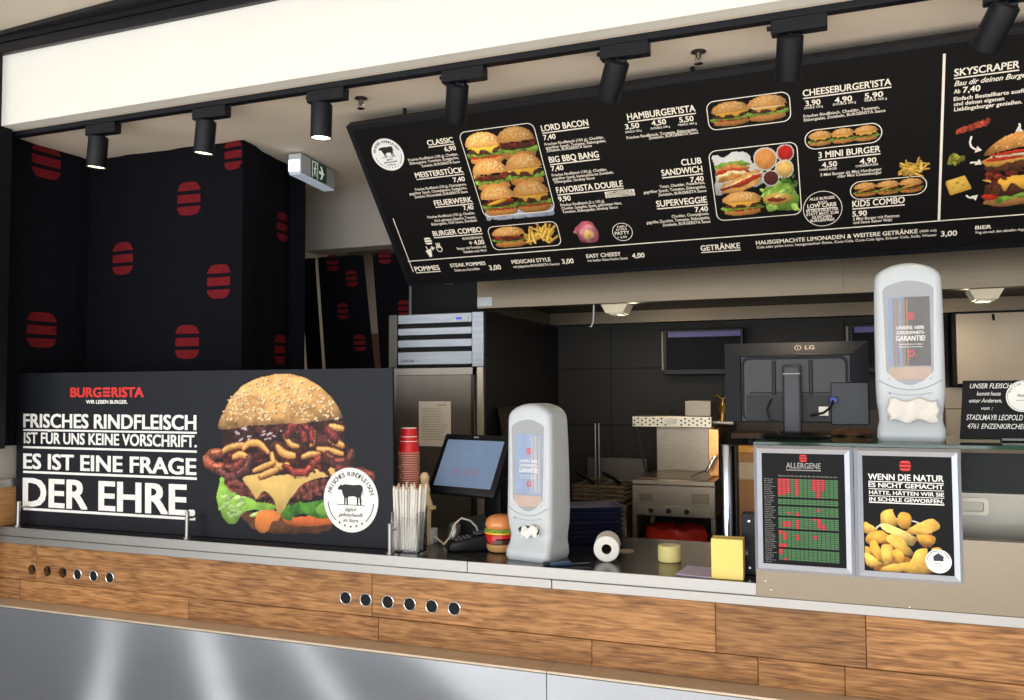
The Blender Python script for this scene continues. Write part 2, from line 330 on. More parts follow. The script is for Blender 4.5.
BOARD_TEXT=[('CLASSIC', -0.8996, -0.7798, -0.1299, 0.0231, 'bu'),
('6,90', -0.8317, -0.7795, -0.1643, 0.0199, 'b'),
('Frisches Rindfleisch (150 g), Cheddar,', -1.012, -0.779, -0.1881, 0.0115, 's'),
('Eisbergsalat, Tomaten, Essiggurke,', -1.0103, -0.7808, -0.2042, 0.0115, 's'),
('Zwiebeln, BURGERISTA Sauce', -0.9612, -0.7808, -0.2222, 0.0116, 's'),
('MEISTERSTÜCK', -1.005, -0.7786, -0.2672, 0.0244, 'bu'),
('7,40', -0.8373, -0.7831, -0.3065, 0.0209, 'b'),
('Frisches Rindfleisch (150 g), Champignons,', -1.0275, -0.7842, -0.3268, 0.012, 's'),
('gegrillter Speck, Champignons, Essiggurke,', -1.0632, -0.7869, -0.344, 0.0121, 's'),
('Zwiebeln, Röstzwiebeln, BURGERISTA Sauce', -1.0444, -0.7888, -0.3619, 0.0122, 's'),
('FEUERWERK', -0.9615, -0.7796, -0.4073, 0.0255, 'bu'),
('7,40', -0.8331, -0.7845, -0.4429, 0.0219, 'b'),
('Frisches Rindfleisch (150 g), Cheddar,', -1.016, -0.7858, -0.466, 0.0126, 's'),
('frisch gebratene Jalapeños, Tomaten,', -0.9883, -0.787, -0.4861, 0.0127, 's'),
('Eisbergsalat, Chili Sauce, Zwiebeln', -1.0086, -0.7875, -0.5028, 0.0127, 's'),
('BURGER COMBO', -1.0187, -0.7799, -0.5564, 0.0259, 'bu'),
('BURGERWAHL', -0.8835, -0.7838, -0.5882, 0.012, 's'),
('+ 4,00', -0.8585, -0.7851, -0.6178, 0.0232, 'b'),
('Burger mit Pommes und', -0.926, -0.7835, -0.6364, 0.0128, 's'),
('Getränk nach Wahl', -0.9002, -0.7867, -0.6562, 0.0128, 's'),
('POMMES', -1.1736, -1.0447, -0.734, 0.0258, 'bu'),
('STEAK POMMES', -0.9881, -0.8117, -0.7254, 0.019, 'b'),
('Dicke aus Kartoffeln', -0.9749, -0.849, -0.7492, 0.0122, 's'),
('3,00', -0.8012, -0.7437, -0.7546, 0.0252, 'b'),
('MEXICAN STYLE', -0.6855, -0.502, -0.7305, 0.0195, 'b'),
('mit Jalapeños BURGERISTA Gewürz', -0.6836, -0.4657, -0.7525, 0.0124, 's'),
('3,00', -0.4533, -0.3996, -0.7484, 0.0243, 'b'),
('EASY CHEESY', -0.3378, -0.1861, -0.7276, 0.0188, 'b'),
('mit heißer Käse-Nacho Sauce', -0.3374, -0.1602, -0.7474, 0.0119, 's'),
('4,00', -0.1404, -0.0866, -0.7447, 0.0235, 'b'),
('LORD BACON', -0.3966, -0.2044, -0.1336, 0.025, 'bu'),
('7,40', -0.3972, -0.3461, -0.1704, 0.0207, 'b'),
('Frisches Rindfleisch (150 g), Cheddar,', -0.3989, -0.1558, -0.1943, 0.0111, 's'),
('gegrillter Speck, Tomaten, Eisbergsalat,', -0.3984, -0.1508, -0.2096, 0.0112, 's'),
('Zwiebeln, BURGERISTA Sauce', -0.3974, -0.2102, -0.223, 0.0113, 's'),
('BIG BBQ BANG', -0.397, -0.1898, -0.2697, 0.0263, 'bu'),
('7,40', -0.3973, -0.345, -0.3069, 0.0217, 'b'),
('Frisches Rindfleisch (150 g), Cheddar,', -0.4009, -0.1704, -0.3305, 0.0117, 's'),
('gegrillter Speck, karamellisierte Zwiebeln,', -0.4017, -0.1449, -0.3465, 0.0118, 's'),
('Eisbergsalat, Smokey Sauce', -0.3968, -0.2263, -0.3618, 0.0119, 's'),
('FAVORISTA DOUBLE', -0.3984, -0.1175, -0.407, 0.0266, 'bu'),
('9,90', -0.3991, -0.3452, -0.4461, 0.0227, 'b'),
('Frisches Rindfleisch (2 x 150 g),', -0.3959, -0.2059, -0.4692, 0.0123, 's'),
('Cheddar, Spiegelei, Speck, gebratener Ham,', -0.3954, -0.1378, -0.4857, 0.0123, 's'),
('Tomaten, Eisbergsalat, Smokey Sauce', -0.3949, -0.1575, -0.5023, 0.0124, 's'),
("HAMBURGER'ISTA", -0.0508, 0.2054, -0.1337, 0.0255, 'bu'),
('3,50', -0.0653, -0.0111, -0.1696, 0.0207, 'b'),
('4,50', 0.0367, 0.0917, -0.1686, 0.0204, 'b'),
('5,50', 0.1407, 0.1941, -0.1697, 0.0202, 'b'),
('SINGLE 120 g', -0.0688, -0.0045, -0.185, 0.008, 's'),
('DOUBLE 240 g', 0.0305, 0.1027, -0.1831, 0.0079, 's'),
('TRIPLE 360 g', 0.1328, 0.2034, -0.1832, 0.0078, 's'),
('Frisches Rindfleisch, Tomaten, Eisbergsalat,', -0.0674, 0.2018, -0.2097, 0.0112, 's'),
('Zwiebeln, BURGERISTA Sauce', 0.0164, 0.2039, -0.2219, 0.0112, 's'),
('CLUB', 0.1238, 0.2012, -0.3444, 0.0257, 'b'),
('SANDWICH', 0.0418, 0.2002, -0.3796, 0.0261, 'bu'),
('7,40', 0.1485, 0.1999, -0.418, 0.0212, 'b'),
('Toast, Cheddar, Putenbrust,', 0.0258, 0.2023, -0.4307, 0.012, 's'),
('gegrillter Speck, Tomaten, Eisbergsalat,', -0.0415, 0.204, -0.4485, 0.0122, 's'),
('Zwiebeln, BURGERISTA Sauce', 0.0146, 0.2036, -0.4663, 0.0122, 's'),
('SUPERVEGGIE', 0.0001, 0.2013, -0.513, 0.0274, 'bu'),
('7,40', 0.1488, 0.2001, -0.5512, 0.0222, 'b'),
('Cheddar, Champignons,', 0.0531, 0.201, -0.5679, 0.0126, 's'),
('gegrillte Zucchini, Tomaten, Eisbergsalat,', -0.0525, 0.2029, -0.5864, 0.0128, 's'),
('Zwiebeln, BURGERISTA Sauce', 0.0107, 0.2026, -0.6044, 0.0128, 's'),
('GETRÄNKE', 0.1483, 0.3058, -0.7326, 0.0254, 'bu'),
('HAUSGEMACHTE LIMONADEN & WEITERE GETRÄNKE', 0.3679, 0.9522, -0.7223, 0.0179, 'b'),
('(400 ml)', 0.9586, 1.0157, -0.7203, 0.0103, 's'),
('Cola oder pinke Limo, hausgemachter Eistee, Coca-Cola, Coca-Cola light, Erlauer Cola, Soda, Wasser', 0.3695, 1.0162, -0.7404, 0.0112, 's'),
('3,00', 1.03, 1.0844, -0.7442, 0.0224, 'b'),
('BIER', 1.1424, 1.1946, -0.7247, 0.0152, 'b'),
('Frag uns nach dem aktuellen Angebot', 1.145, 1.3182, -0.7433, 0.011, 's'),
("CHEESEBURGER'ISTA", 0.5792, 0.8636, -0.1319, 0.0236, 'bu'),
('3,90', 0.5859, 0.6362, -0.1688, 0.0199, 'b'),
('4,90', 0.6828, 0.7394, -0.1708, 0.0196, 'b'),
('5,90', 0.7792, 0.8381, -0.1695, 0.0194, 'b'),
('SINGLE 120 g', 0.5803, 0.6436, -0.1798, 0.0078, 's'),
('DOUBLE 240 g', 0.6766, 0.7514, -0.1799, 0.0077, 's'),
('TRIPLE 360 g', 0.7771, 0.85, -0.1804, 0.0076, 's'),
('Frisches Rindfleisch, Cheddar, Tomaten,', 0.5771, 0.8264, -0.211, 0.0107, 's'),
('Eisbergsalat, Zwiebeln, BURGERISTA Sauce', 0.5777, 0.845, -0.2253, 0.0108, 's'),
('3 MINI BURGER', 0.6194, 0.8275, -0.3745, 0.0243, 'bu'),
('4,50', 0.6297, 0.682, -0.4135, 0.0208, 'b'),
('4,90', 0.7585, 0.8142, -0.4144, 0.0205, 'b'),
('HAMBURGER', 0.6204, 0.6809, -0.4262, 0.0085, 's'),
('CHEESEBURGER', 0.7438, 0.8207, -0.426, 0.0083, 's'),
('3 Mini Burger als Mini Hamburger', 0.6225, 0.8311, -0.4482, 0.0117, 's'),
('oder Mini Cheeseburger', 0.6813, 0.8304, -0.4616, 0.0117, 's'),
('KIDS COMBO', 0.729, 0.9079, -0.5888, 0.0259, 'bu'),
('5,90', 0.7279, 0.7789, -0.6291, 0.0223, 'b'),
('2 Mini Burger mit Pommes', 0.7296, 0.8899, -0.6464, 0.0124, 's'),
('und Sauce deiner Wahl', 0.731, 0.8647, -0.6618, 0.0125, 's'),
('SKYSCRAPER', 1.0533, 1.2414, -0.131, 0.0243, 'bu'),
('Bau dir deinen Burger', 1.0545, 1.274, -0.1656, 0.0178, 'i'),
('Ab', 1.0548, 1.0739, -0.1917, 0.0147, 'b'),
('7,40', 1.0811, 1.1329, -0.1925, 0.0202, 'b'),
('Einfach Bestellkarte ausfüllen', 1.0548, 1.2949, -0.2171, 0.0136, 'm'),
('und deinen eigenen', 1.056, 1.2047, -0.2357, 0.0138, 'm'),
('Lieblingsburger genießen.', 1.0576, 1.2579, -0.2547, 0.0138, 'm'),
('NEU', -0.1772, -0.1368, -0.5935, 0.0094, 's'),
('EXTRA', -0.184, -0.1371, -0.6068, 0.0094, 's'),
('PATTY', -0.193, -0.1311, -0.6262, 0.0152, 'b'),
('+ 2,00', -0.1867, -0.1457, -0.6432, 0.0095, 's'),
('ALLE BURGER', 0.5791, 0.6696, -0.5456, 0.0114, 'm'),
('AUCH', 0.6069, 0.6407, -0.5619, 0.0106, 'm'),
('LOW CARB', 0.5701, 0.6737, -0.5779, 0.0171, 'bu'),
('IN SALATBLÄTTER', 0.5655, 0.6801, -0.5955, 0.0116, 'm'),
('STATT BROT ZUM', 0.5647, 0.6796, -0.6106, 0.0117, 'm'),
('GLEICHEN', 0.5839, 0.6559, -0.625, 0.0117, 'm'),
('BURGERPREIS', 0.5777, 0.6643, -0.6396, 0.0118, 'm')]
PANEL_TEXT=[('BURGERISTA', -0.7255, -0.3088, 0.1964, 0.042, 'S'),
('WIR LEBEN BURGER.', -0.6335, -0.3977, 0.1672, 0.0157, 'b'),
('FRISCHES RINDFLEISCH', -1.0088, -0.0292, 0.0592, 0.061, 'b'),
('IST FÜR UNS KEINE VORSCHRIFT.', -1.0044, -0.027, -0.0132, 0.0492, 'b'),
('ES IST EINE FRAGE', -1.0069, -0.0289, -0.128, 0.0678, 'b'),
('DER EHRE.', -1.0089, -0.0353, -0.2964, 0.1257, 'b')]
FRAME_TEXT_A=[('ALLERGENE', -0.175, -0.075, 1.3775, 0.017, 'bu')]
FRAME_TEXT_B=[('WENN DIE NATUR', 0.056, 0.257, 1.3505, 0.018, 'b'),
('ES NICHT GEMACHT', 0.057, 0.256, 1.329, 0.013, 'b'),
('HÄTTE, HÄTTEN WIR SIE', 0.058, 0.257, 1.308, 0.011, 'b'),
('IN SCHALE GEWORFEN.', 0.058, 0.256, 1.2885, 0.011, 'b')]
# ------------------------------------------------------------------ printed food photographs (flat prints on boards, drawn cell by cell)
def lin(c):
    c = np.asarray(c, float)/255.0
    return np.where(c <= .04045, c/12.92, ((c + .055)/1.055)**2.4)
_RT = np.random.RandomState(3).rand(64, 64)
def vn(x, y, f, seed=0):
    x = x*f + seed*7.31; y = y*f + seed*3.17; i = np.floor(x).astype(int); j = np.floor(y).astype(int); a = x - i; b = y - j
    a = a*a*(3 - 2*a); b = b*b*(3 - 2*b); g = lambda p, q: _RT[p % 64, q % 64]
    return (g(i, j)*(1 - a) + g(i + 1, j)*a)*(1 - b) + (g(i, j + 1)*(1 - a) + g(i + 1, j + 1)*a)*b
def fbm(x, y, f, seed=0): return .5*vn(x, y, f, seed) + .3*vn(x, y, f*2.1, seed + 1) + .2*vn(x, y, f*4.3, seed + 2)
def spline(P, k=6):
    P = [np.array(p, float) for p in P]; n = len(P); out = []
    for i in range(n):
        a, b, c, d = P[i - 1], P[i], P[(i + 1) % n], P[(i + 2) % n]
        for t in np.arange(k)/k: out.append(.5*((2*b) + (c - a)*t + (2*a - 5*b + 4*c - d)*t*t + (-a + 3*b - 3*c + d)*t**3))
    return np.array(out)
class Paint:
    """a picture W wide and H high (any unit) on a grid of nx columns"""
    def __init__(s, W, H, nx):
        s.W, s.H = W, H; s.nx = nx; s.ny = max(4, int(round(nx*H/W)))
        s.x, s.y = np.meshgrid(np.linspace(0, W, s.nx + 1), np.linspace(0, H, s.ny + 1)); s.rgb = np.zeros(s.x.shape + (3,)); s.a = np.zeros(s.x.shape, bool); s.k = 0
    def put(s, m, lx, ly, col, var, vf, sh):
        s.k += 1; n = fbm(s.x, s.y, vf, s.k) - .5
        t = 1 + var*2.4*n + sh*(ly*.55 - lx*.2) - sh*.45*np.clip(lx*lx + ly*ly, 0, 1.3)
        c = np.asarray(col, float)*t[..., None]; c = np.clip(c, 0, 255)
        s.rgb[m] = c[m]; s.a |= m
    def wob(s, amp, f):
        if not amp: return s.x, s.y
        return s.x + amp*(vn(s.x, s.y, f, s.k + 40) - .5)*2, s.y + amp*(vn(s.x, s.y, f, s.k + 50) - .5)*2
    def ell(s, cx, cy, rx, ry, col, rot=0, wob=0, wf=6, var=.12, vf=14, sh=.35, y0=None, y1=None, hole=0):
        x, y = s.wob(wob, wf); c, sn = math.cos(rot), math.sin(rot); lx = ((x - cx)*c + (y - cy)*sn)/rx; ly = (-(x - cx)*sn + (y - cy)*c)/ry
        q = lx*lx + ly*ly; m = (q < 1) & (q >= hole*hole)
        if y0 is not None: m &= y > y0
        if y1 is not None: m &= y < y1
        s.put(m, lx, ly, col, var, vf, sh)
    def poly(s, P, col, wob=0, wf=6, var=.12, vf=14, sh=.3, smooth=True):
        P = spline(P) if smooth else np.array(P, float); x, y = s.wob(wob, wf); m = np.zeros(x.shape, bool)
        for (x0, y0), (x1, y1) in zip(P, np.roll(P, -1, 0)):
            if y0 == y1: continue
            m ^= ((y0 > y) != (y1 > y)) & (x < (x1 - x0)*(y - y0)/(y1 - y0) + x0)
        c = (P.max(0) + P.min(0))/2; h = np.maximum((P.max(0) - P.min(0))/2, 1e-6); s.put(m, (x - c[0])/h[0], (y - c[1])/h[1], col, var, vf, sh)
    def cap(s, x0, y0, x1, y1, r, col, wob=0, var=.12, vf=14, sh=.4, r1=None):
        x, y = s.wob(wob, 6); dx, dy = x1 - x0, y1 - y0; L2 = dx*dx + dy*dy; t = np.clip(((x - x0)*dx + (y - y0)*dy)/L2, 0, 1)
        rr = r + ((r1 if r1 else r) - r)*t; px, py = x - x0 - t*dx, y - y0 - t*dy; L = math.sqrt(L2); sd = (px*-dy + py*dx)/L; sd = sd*(1 if dx >= 0 else -1)
        s.put(px*px + py*py < rr*rr, t*.4, sd/r, col, var, vf, sh)
    def clip(s, x0, y0, x1, y1, r):
        dx = np.maximum(np.maximum(x0 + r - s.x, s.x - (x1 - r)), 0); dy = np.maximum(np.maximum(y0 + r - s.y, s.y - (y1 - r)), 0); s.a &= dx*dx + dy*dy <= r*r
    def mesh(s, name, fr, u0, v0, u1, v1, d, parent, local=False):
        u = u0 + s.x/s.W*(u1 - u0); v = v0 + s.y/s.H*(v1 - v0); nX = s.nx + 1
        q = (s.a[:-1, :-1].astype(int) + s.a[1:, :-1] + s.a[:-1, 1:] + s.a[1:, 1:]) >= 3; jj, ii = np.nonzero(q)
        idx = np.stack([jj*nX + ii, jj*nX + ii + 1, (jj + 1)*nX + ii + 1, (jj + 1)*nX + ii], 1); used, inv = np.unique(idx, return_inverse=True)
        O, U, V, N = (np.array(t) for t in (fr.O, fr.U, fr.V, fr.N)); co = O + u.reshape(-1, 1)*U + v.reshape(-1, 1)*V + d*N
        me = bpy.data.meshes.new(name); me.from_pydata(co[used].tolist(), [], inv.reshape(-1, 4).tolist())
        c = np.ones((len(used), 4)); c[:, :3] = lin(s.rgb.reshape(-1, 3)[used])
        # cells just outside the outline take their neighbour's colour
        bad = ~s.a.reshape(-1)[used]
        if bad.any():
            rg = s.rgb.copy(); aa = s.a
            for sh_ in ((0, 1), (0, -1), (1, 0), (-1, 0)):
                r2 = np.roll(rg, sh_, (0, 1)); a2 = np.roll(aa, sh_, (0, 1)); mm = ~aa & a2; rg[mm] = r2[mm]
            c[bad, :3] = lin(rg.reshape(-1, 3)[used][bad])
        at = me.color_attributes.new('Col', 'FLOAT_COLOR', 'POINT'); at.data.foreach_set('color', c.reshape(-1)); return link_mesh(name, me, PRINT, parent, local)
BUN = (222, 160, 86); BUN2 = (205, 138, 70); PATTY = (88, 50, 32); LET = (128, 168, 62); TOM = (196, 52, 32); CHS = (238, 178, 66); BAC = (128, 48, 34); ONI = (226, 176, 96)
def burger(p, cx, cy, w, h, kind='plain', warm=1.0):
    R = random.Random(int(cx*997 + cy*131)); c = lambda t: tuple(min(255, v*warm) for v in t)
    X = lambda t: cx + (t - .5)*w; Y = lambda t: cy + (t - .5)*h
    p.ell(cx, Y(.18), w*.46, h*.17, c(BUN2), wob=w*.01, sh=.35)
    if kind in ('tomato', 'plain', 'low'): p.ell(cx, Y(.27), w*.47, h*.06, c(TOM), wob=w*.02, sh=.3)
    for k in range(7):
        t = k/6; p.ell(X(.06 + .88*t), Y(.33 + R.uniform(-.02, .03)), w*.11, h*.075, c(jit(R, LET, .75, 1.2)), rot=R.uniform(-.5, .5), wob=w*.03, var=.2)
    p.ell(cx, Y(.43), w*.47, h*.10, c(PATTY), wob=w*.02, wf=40/w*.3, var=.3, vf=60/w*.2)
    if kind in ('cheese', 'egg', 'plain', 'low'):
        p.poly([(X(.02), Y(.53)), (X(.2), Y(.50)), (X(.30), Y(.37)), (X(.38), Y(.47)), (X(.55), Y(.45)), (X(.66), Y(.34)), (X(.76), Y(.48)), (X(.98), Y(.52)), (X(.8), Y(.58)), (X(.2), Y(.58))], c(CHS), sh=.25)
    if kind == 'bacon':
        for k in range(9): p.ell(X(R.uniform(.02, .98)), Y(R.uniform(.42, .58)), w*.12, h*.055, c(jit(R, BAC, .7, 1.35)), rot=R.uniform(-.7, .7), wob=w*.03, var=.3)
    if kind == 'onion':
        for k in range(8): p.ell(X(R.uniform(.0, .98)), Y(R.uniform(.42, .58)), w*.12, h*.06, c(jit(R, (ONI if k % 2 else BAC), .65, 1.1)), rot=R.uniform(-.6, .6), wob=w*.03, var=.25)
    if kind == 'egg': p.ell(cx, Y(.56), w*.40, h*.035, (236, 226, 206), sh=.1)
    if kind == 'tomato': p.ell(X(.52), Y(.55), w*.42, h*.06, c(TOM), rot=-.1, sh=.3); p.ell(X(.45), Y(.47), w*.3, h*.05, c(CHS), rot=.2)
    p.ell(cx, Y(.60), w*.49, h*.39, c(BUN), wob=w*.008, y0=Y(.60) - h*.02, var=.12, sh=.5); p.ell(cx, Y(.605), w*.49, h*.055, c(BUN), wob=w*.01, sh=.2)
    for k in range(int(14*w) if w > 1.5 else 8):
        a = R.uniform(-.8, .8); t = R.uniform(.12, .85); p.ell(X(.5 + .45*a*math.sqrt(1 - t*t*.7)), Y(.62 + .34*t), w*.018, h*.013, c((244, 218, 160)), rot=R.uniform(-1, 1), sh=0)
def fries_pile(p, cx, cy, w, h, n, r, L, seed=1, spread=1.2):
    R = random.Random(seed)
    for k in range(n):
        a = PI/2 + R.uniform(-spread, spread); x = cx + R.uniform(-.42, .42)*w; y = cy + R.uniform(-.45, .3)*h
        p.cap(x, y, x + math.cos(a)*L*R.uniform(.6, 1), y + math.sin(a)*L*R.uniform(.6, 1), r, jit(R, (242, 190, 84), .78, 1.08), sh=.55, var=.1)
def paint_big_burger():
    # millimetres on the advertising panel; the picture is 813 wide and 699 high
    p = Paint(813, 699, 230); R = random.Random(4)
    px = lambda x, y: ((x - 203)/172*813, 699 - (y - 370)/171*699*1.0)
    def E(x, y, rx, ry, col, rot=0, **k): X, Y = px(x, y); p.ell(X, Y, rx*4.73, ry*4.09, col, -rot, **k)
    def PL(pts, col, **k): p.poly([px(*q) for q in pts], col, **k)
    def CP(x0, y0, x1, y1, r, col, **k): a = px(x0, y0); b = px(x1, y1); p.cap(a[0], a[1], b[0], b[1], r*4.4, col, **k)
    # bottom bun and sauce
    PL([(243, 512), (262, 509), (300, 512), (334, 512), (330, 522), (312, 527), (280, 529), (256, 525)], (98, 58, 36), wob=6, wf=.03, var=.25, vf=.03)
    PL([(286, 513), (300, 511), (334, 508), (336, 515), (318, 519), (295, 520)], (206, 104, 52), var=.15, vf=.02)
    # dark gap behind filling
    PL([(226, 430), (260, 424), (300, 420), (345, 418), (347, 440), (345, 470), (330, 500), (240, 490), (226, 470)], (44, 22, 20), var=.3, vf=.03)
    # lettuce
    PL([(222, 477), (228, 478), (240, 492), (262, 498), (280, 502), (270, 508), (250, 508), (238, 519), (229, 521), (222, 510), (218, 503)], (142, 190, 78), wob=8, wf=.025, var=.22, vf=.02, sh=.35)
    for k in range(14): E(R.uniform(222, 262), R.uniform(494, 514), R.uniform(3, 8), 2, jit(R, (176, 208, 128), .8, 1.15), R.uniform(-.5, .2), wob=4, wf=.05, var=.2, vf=.05)
    PL([(283, 510), (292, 500), (310, 496), (334, 496), (336, 512), (300, 508), (293, 515)], (74, 128, 44), wob=6, wf=.03, var=.3, vf=.03)
    PL([(299, 512), (292, 505), (300, 494), (303, 505)], (56, 108, 36), wob=5, wf=.03, var=.3, vf=.03)
    PL([(318, 504), (332, 492), (345, 494), (345, 510), (330, 511)], (112, 164, 62), wob=5, wf=.03, var=.25, vf=.03)
    # orange sauce
    PL([(262, 508), (275, 506), (284, 509), (282, 515), (275, 518), (271, 527), (263, 529), (258, 522), (259, 513)], (226, 132, 66), var=.12, vf=.02, sh=.3)
    # patty
    PL([(226, 478), (234, 476), (246, 482), (262, 488), (276, 492), (284, 502), (262, 498), (243, 494), (230, 487)], (92, 48, 42), wob=8, wf=.05, var=1.0, vf=.07, sh=.3)
    PL([(294, 500), (298, 488), (306, 478), (324, 473), (336, 476), (338, 486), (322, 490), (306, 495)], (90, 46, 40), wob=8, wf=.05, var=1.0, vf=.07, sh=.3)
    # cheese
    PL([(246, 476), (262, 471), (285, 471), (310, 466), (330, 462), (340, 465), (341, 472), (322, 473), (306, 480), (294, 492), (286, 506), (281, 509), (278, 498), (270, 489), (264, 490), (259, 496), (252, 486)], (214, 178, 104), var=.10, vf=.012, sh=.22, wob=4, wf=.02)
    # dark glazed bacon under the bun
    for k in range(60):
        E(R.uniform(229, 343), R.uniform(424, 446), R.uniform(4, 10), R.uniform(2.5, 5), jit(R, (78, 42, 38), .5, 1.25), R.uniform(-.9, .9), wob=8, wf=.04, var=.5, vf=.06, sh=.4)
    for k in range(16): E(R.uniform(238, 285), R.uniform(426, 438), R.uniform(1, 3), R.uniform(.6, 1.2), (196, 172, 178), R.uniform(-.5, .5), sh=0)
    for k in range(40):
        E(R.uniform(226, 345), R.uniform(446, 466), R.uniform(4, 9), R.uniform(2.5, 5), jit(R, (84, 34, 30), .5, 1.2), R.uniform(-.9, .9), wob=8, wf=.04, var=.5, vf=.06, sh=.4)
    # mushroom slices
    def smooth(pts):
        P = [np.array(q, float) for q in pts]; P = [2*P[0] - P[1]] + P + [2*P[-1] - P[-2]]; out = []
        for i in range(1, len(P) - 2):
            for t in np.arange(5)/5: out.append(.5*(2*P[i] + (P[i + 1] - P[i - 1])*t + (2*P[i - 1] - 5*P[i] + 4*P[i + 1] - P[i + 2])*t*t + (-P[i - 1] + 3*P[i] - 3*P[i + 1] + P[i + 2])*t**3))
        return out + [P[-2]]
    def mush(pts, r, sh=.5):
        S_ = smooth(pts); n = len(S_); rad = lambda i: r*(.55 + .45*math.sin(PI*min(max((i + 1.5)/(n + 1), 0), 1)))
        for k, col, dy in ((1.0, (84, 44, 26), .5), (.84, jit(R, (206, 140, 74), .9, 1.05), 0), (.45, jit(R, (240, 188, 112), .95, 1.03), -.32)):
            for i, (a, b) in enumerate(zip(S_, S_[1:])): CP(a[0], a[1] + dy*r*.6, b[0], b[1] + dy*r*.6, rad(i)*k, col, sh=0.12 if k < 1 else 0, var=.12, vf=.03)
    mush([(223, 451), (230, 446), (243, 443), (249, 444)], 3.4); mush([(246, 446), (252, 441), (262, 441), (271, 449)], 3.6)
    mush([(236, 455), (243, 452), (250, 455)], 3.8); mush([(281, 444), (287, 450), (297, 452)], 4.2); mush([(288, 433), (294, 441), (301, 443)], 3)
    mush([(306, 453), (314, 450), (322, 450)], 3.2); mush([(321, 445), (332, 446), (344, 449)], 3); mush([(275, 451), (277, 459), (283, 463), (291, 461)], 3.8)
    mush([(333, 423), (344, 425)], 3.2); mush([(333, 436), (344, 441)], 3.6); mush([(257, 468), (268, 463), (278, 459)], 3, .3); mush([(264, 473), (280, 466)], 3.6, .3); mush([(314, 442), (317, 437), (317, 428)], 2.2)
    # bacon curls
    def bac(pts, r, base=(132, 68, 52)):
        for i, (a, b) in enumerate(zip(pts, pts[1:])):
            CP(a[0], a[1], b[0], b[1], r*R.uniform(.8, 1.1), jit(R, base, .6, 1.1), wob=7, var=.5, vf=.05, sh=.5)
            CP(a[0], a[1] - r*.4, b[0], b[1] - r*.4, r*.25, tuple(min(255, v*1.6) for v in base), wob=5, var=.4, vf=.05, sh=.2)
    bac([(208, 458), (213, 453), (220, 452)], 5, (176, 98, 72)); bac([(208, 462), (215, 466), (222, 466)], 5, (150, 78, 60)); bac([(220, 470), (230, 474), (240, 472), (248, 466), (252, 456)], 4.2, (98, 56, 54)); bac([(228, 466), (236, 466), (244, 460)], 4, (104, 50, 44))
    bac([(291, 432), (295, 424), (305, 424), (306, 434)], 5, (116, 50, 46)); bac([(307, 424), (314, 428), (315, 437)], 4, (104, 44, 44))
    bac([(288, 463), (298, 469), (309, 468), (316, 460), (322, 454)], 4.2, (126, 52, 44)); bac([(330, 452), (338, 458), (350, 456), (353, 448)], 5, (96, 50, 44)); bac([(340, 464), (352, 466), (362, 466), (371, 470)], 4.6, (102, 48, 40)); bac([(330, 428), (338, 436)], 4, (96, 40, 40))
    # top bun
    PL([(219.5, 426), (220, 421), (225, 410), (233, 397), (247, 383), (265, 375), (286, 372.5), (306, 376), (324, 386), (337, 400), (344, 412), (344.5, 415), (330, 418), (300, 421), (262, 423), (240, 426), (224, 428)], (222, 168, 104), var=.22, vf=.03, sh=.42, wob=3, wf=.03)
    for k in range(240):
        t = R.uniform(0, PI); q = math.sqrt(R.uniform(.02, .97)); x = 282 + 60*q*math.cos(t); y = 418 - 43*q*math.sin(t)
        if k % 3: E(x + .5, y + .7, 1.7, .9, (172, 112, 62), R.uniform(-1.2, 1.2), sh=0)
        E(x, y, 1.6, .85, jit(R, (246, 222, 172), .86, 1.05), R.uniform(-1.2, 1.2), sh=.2)
    return p
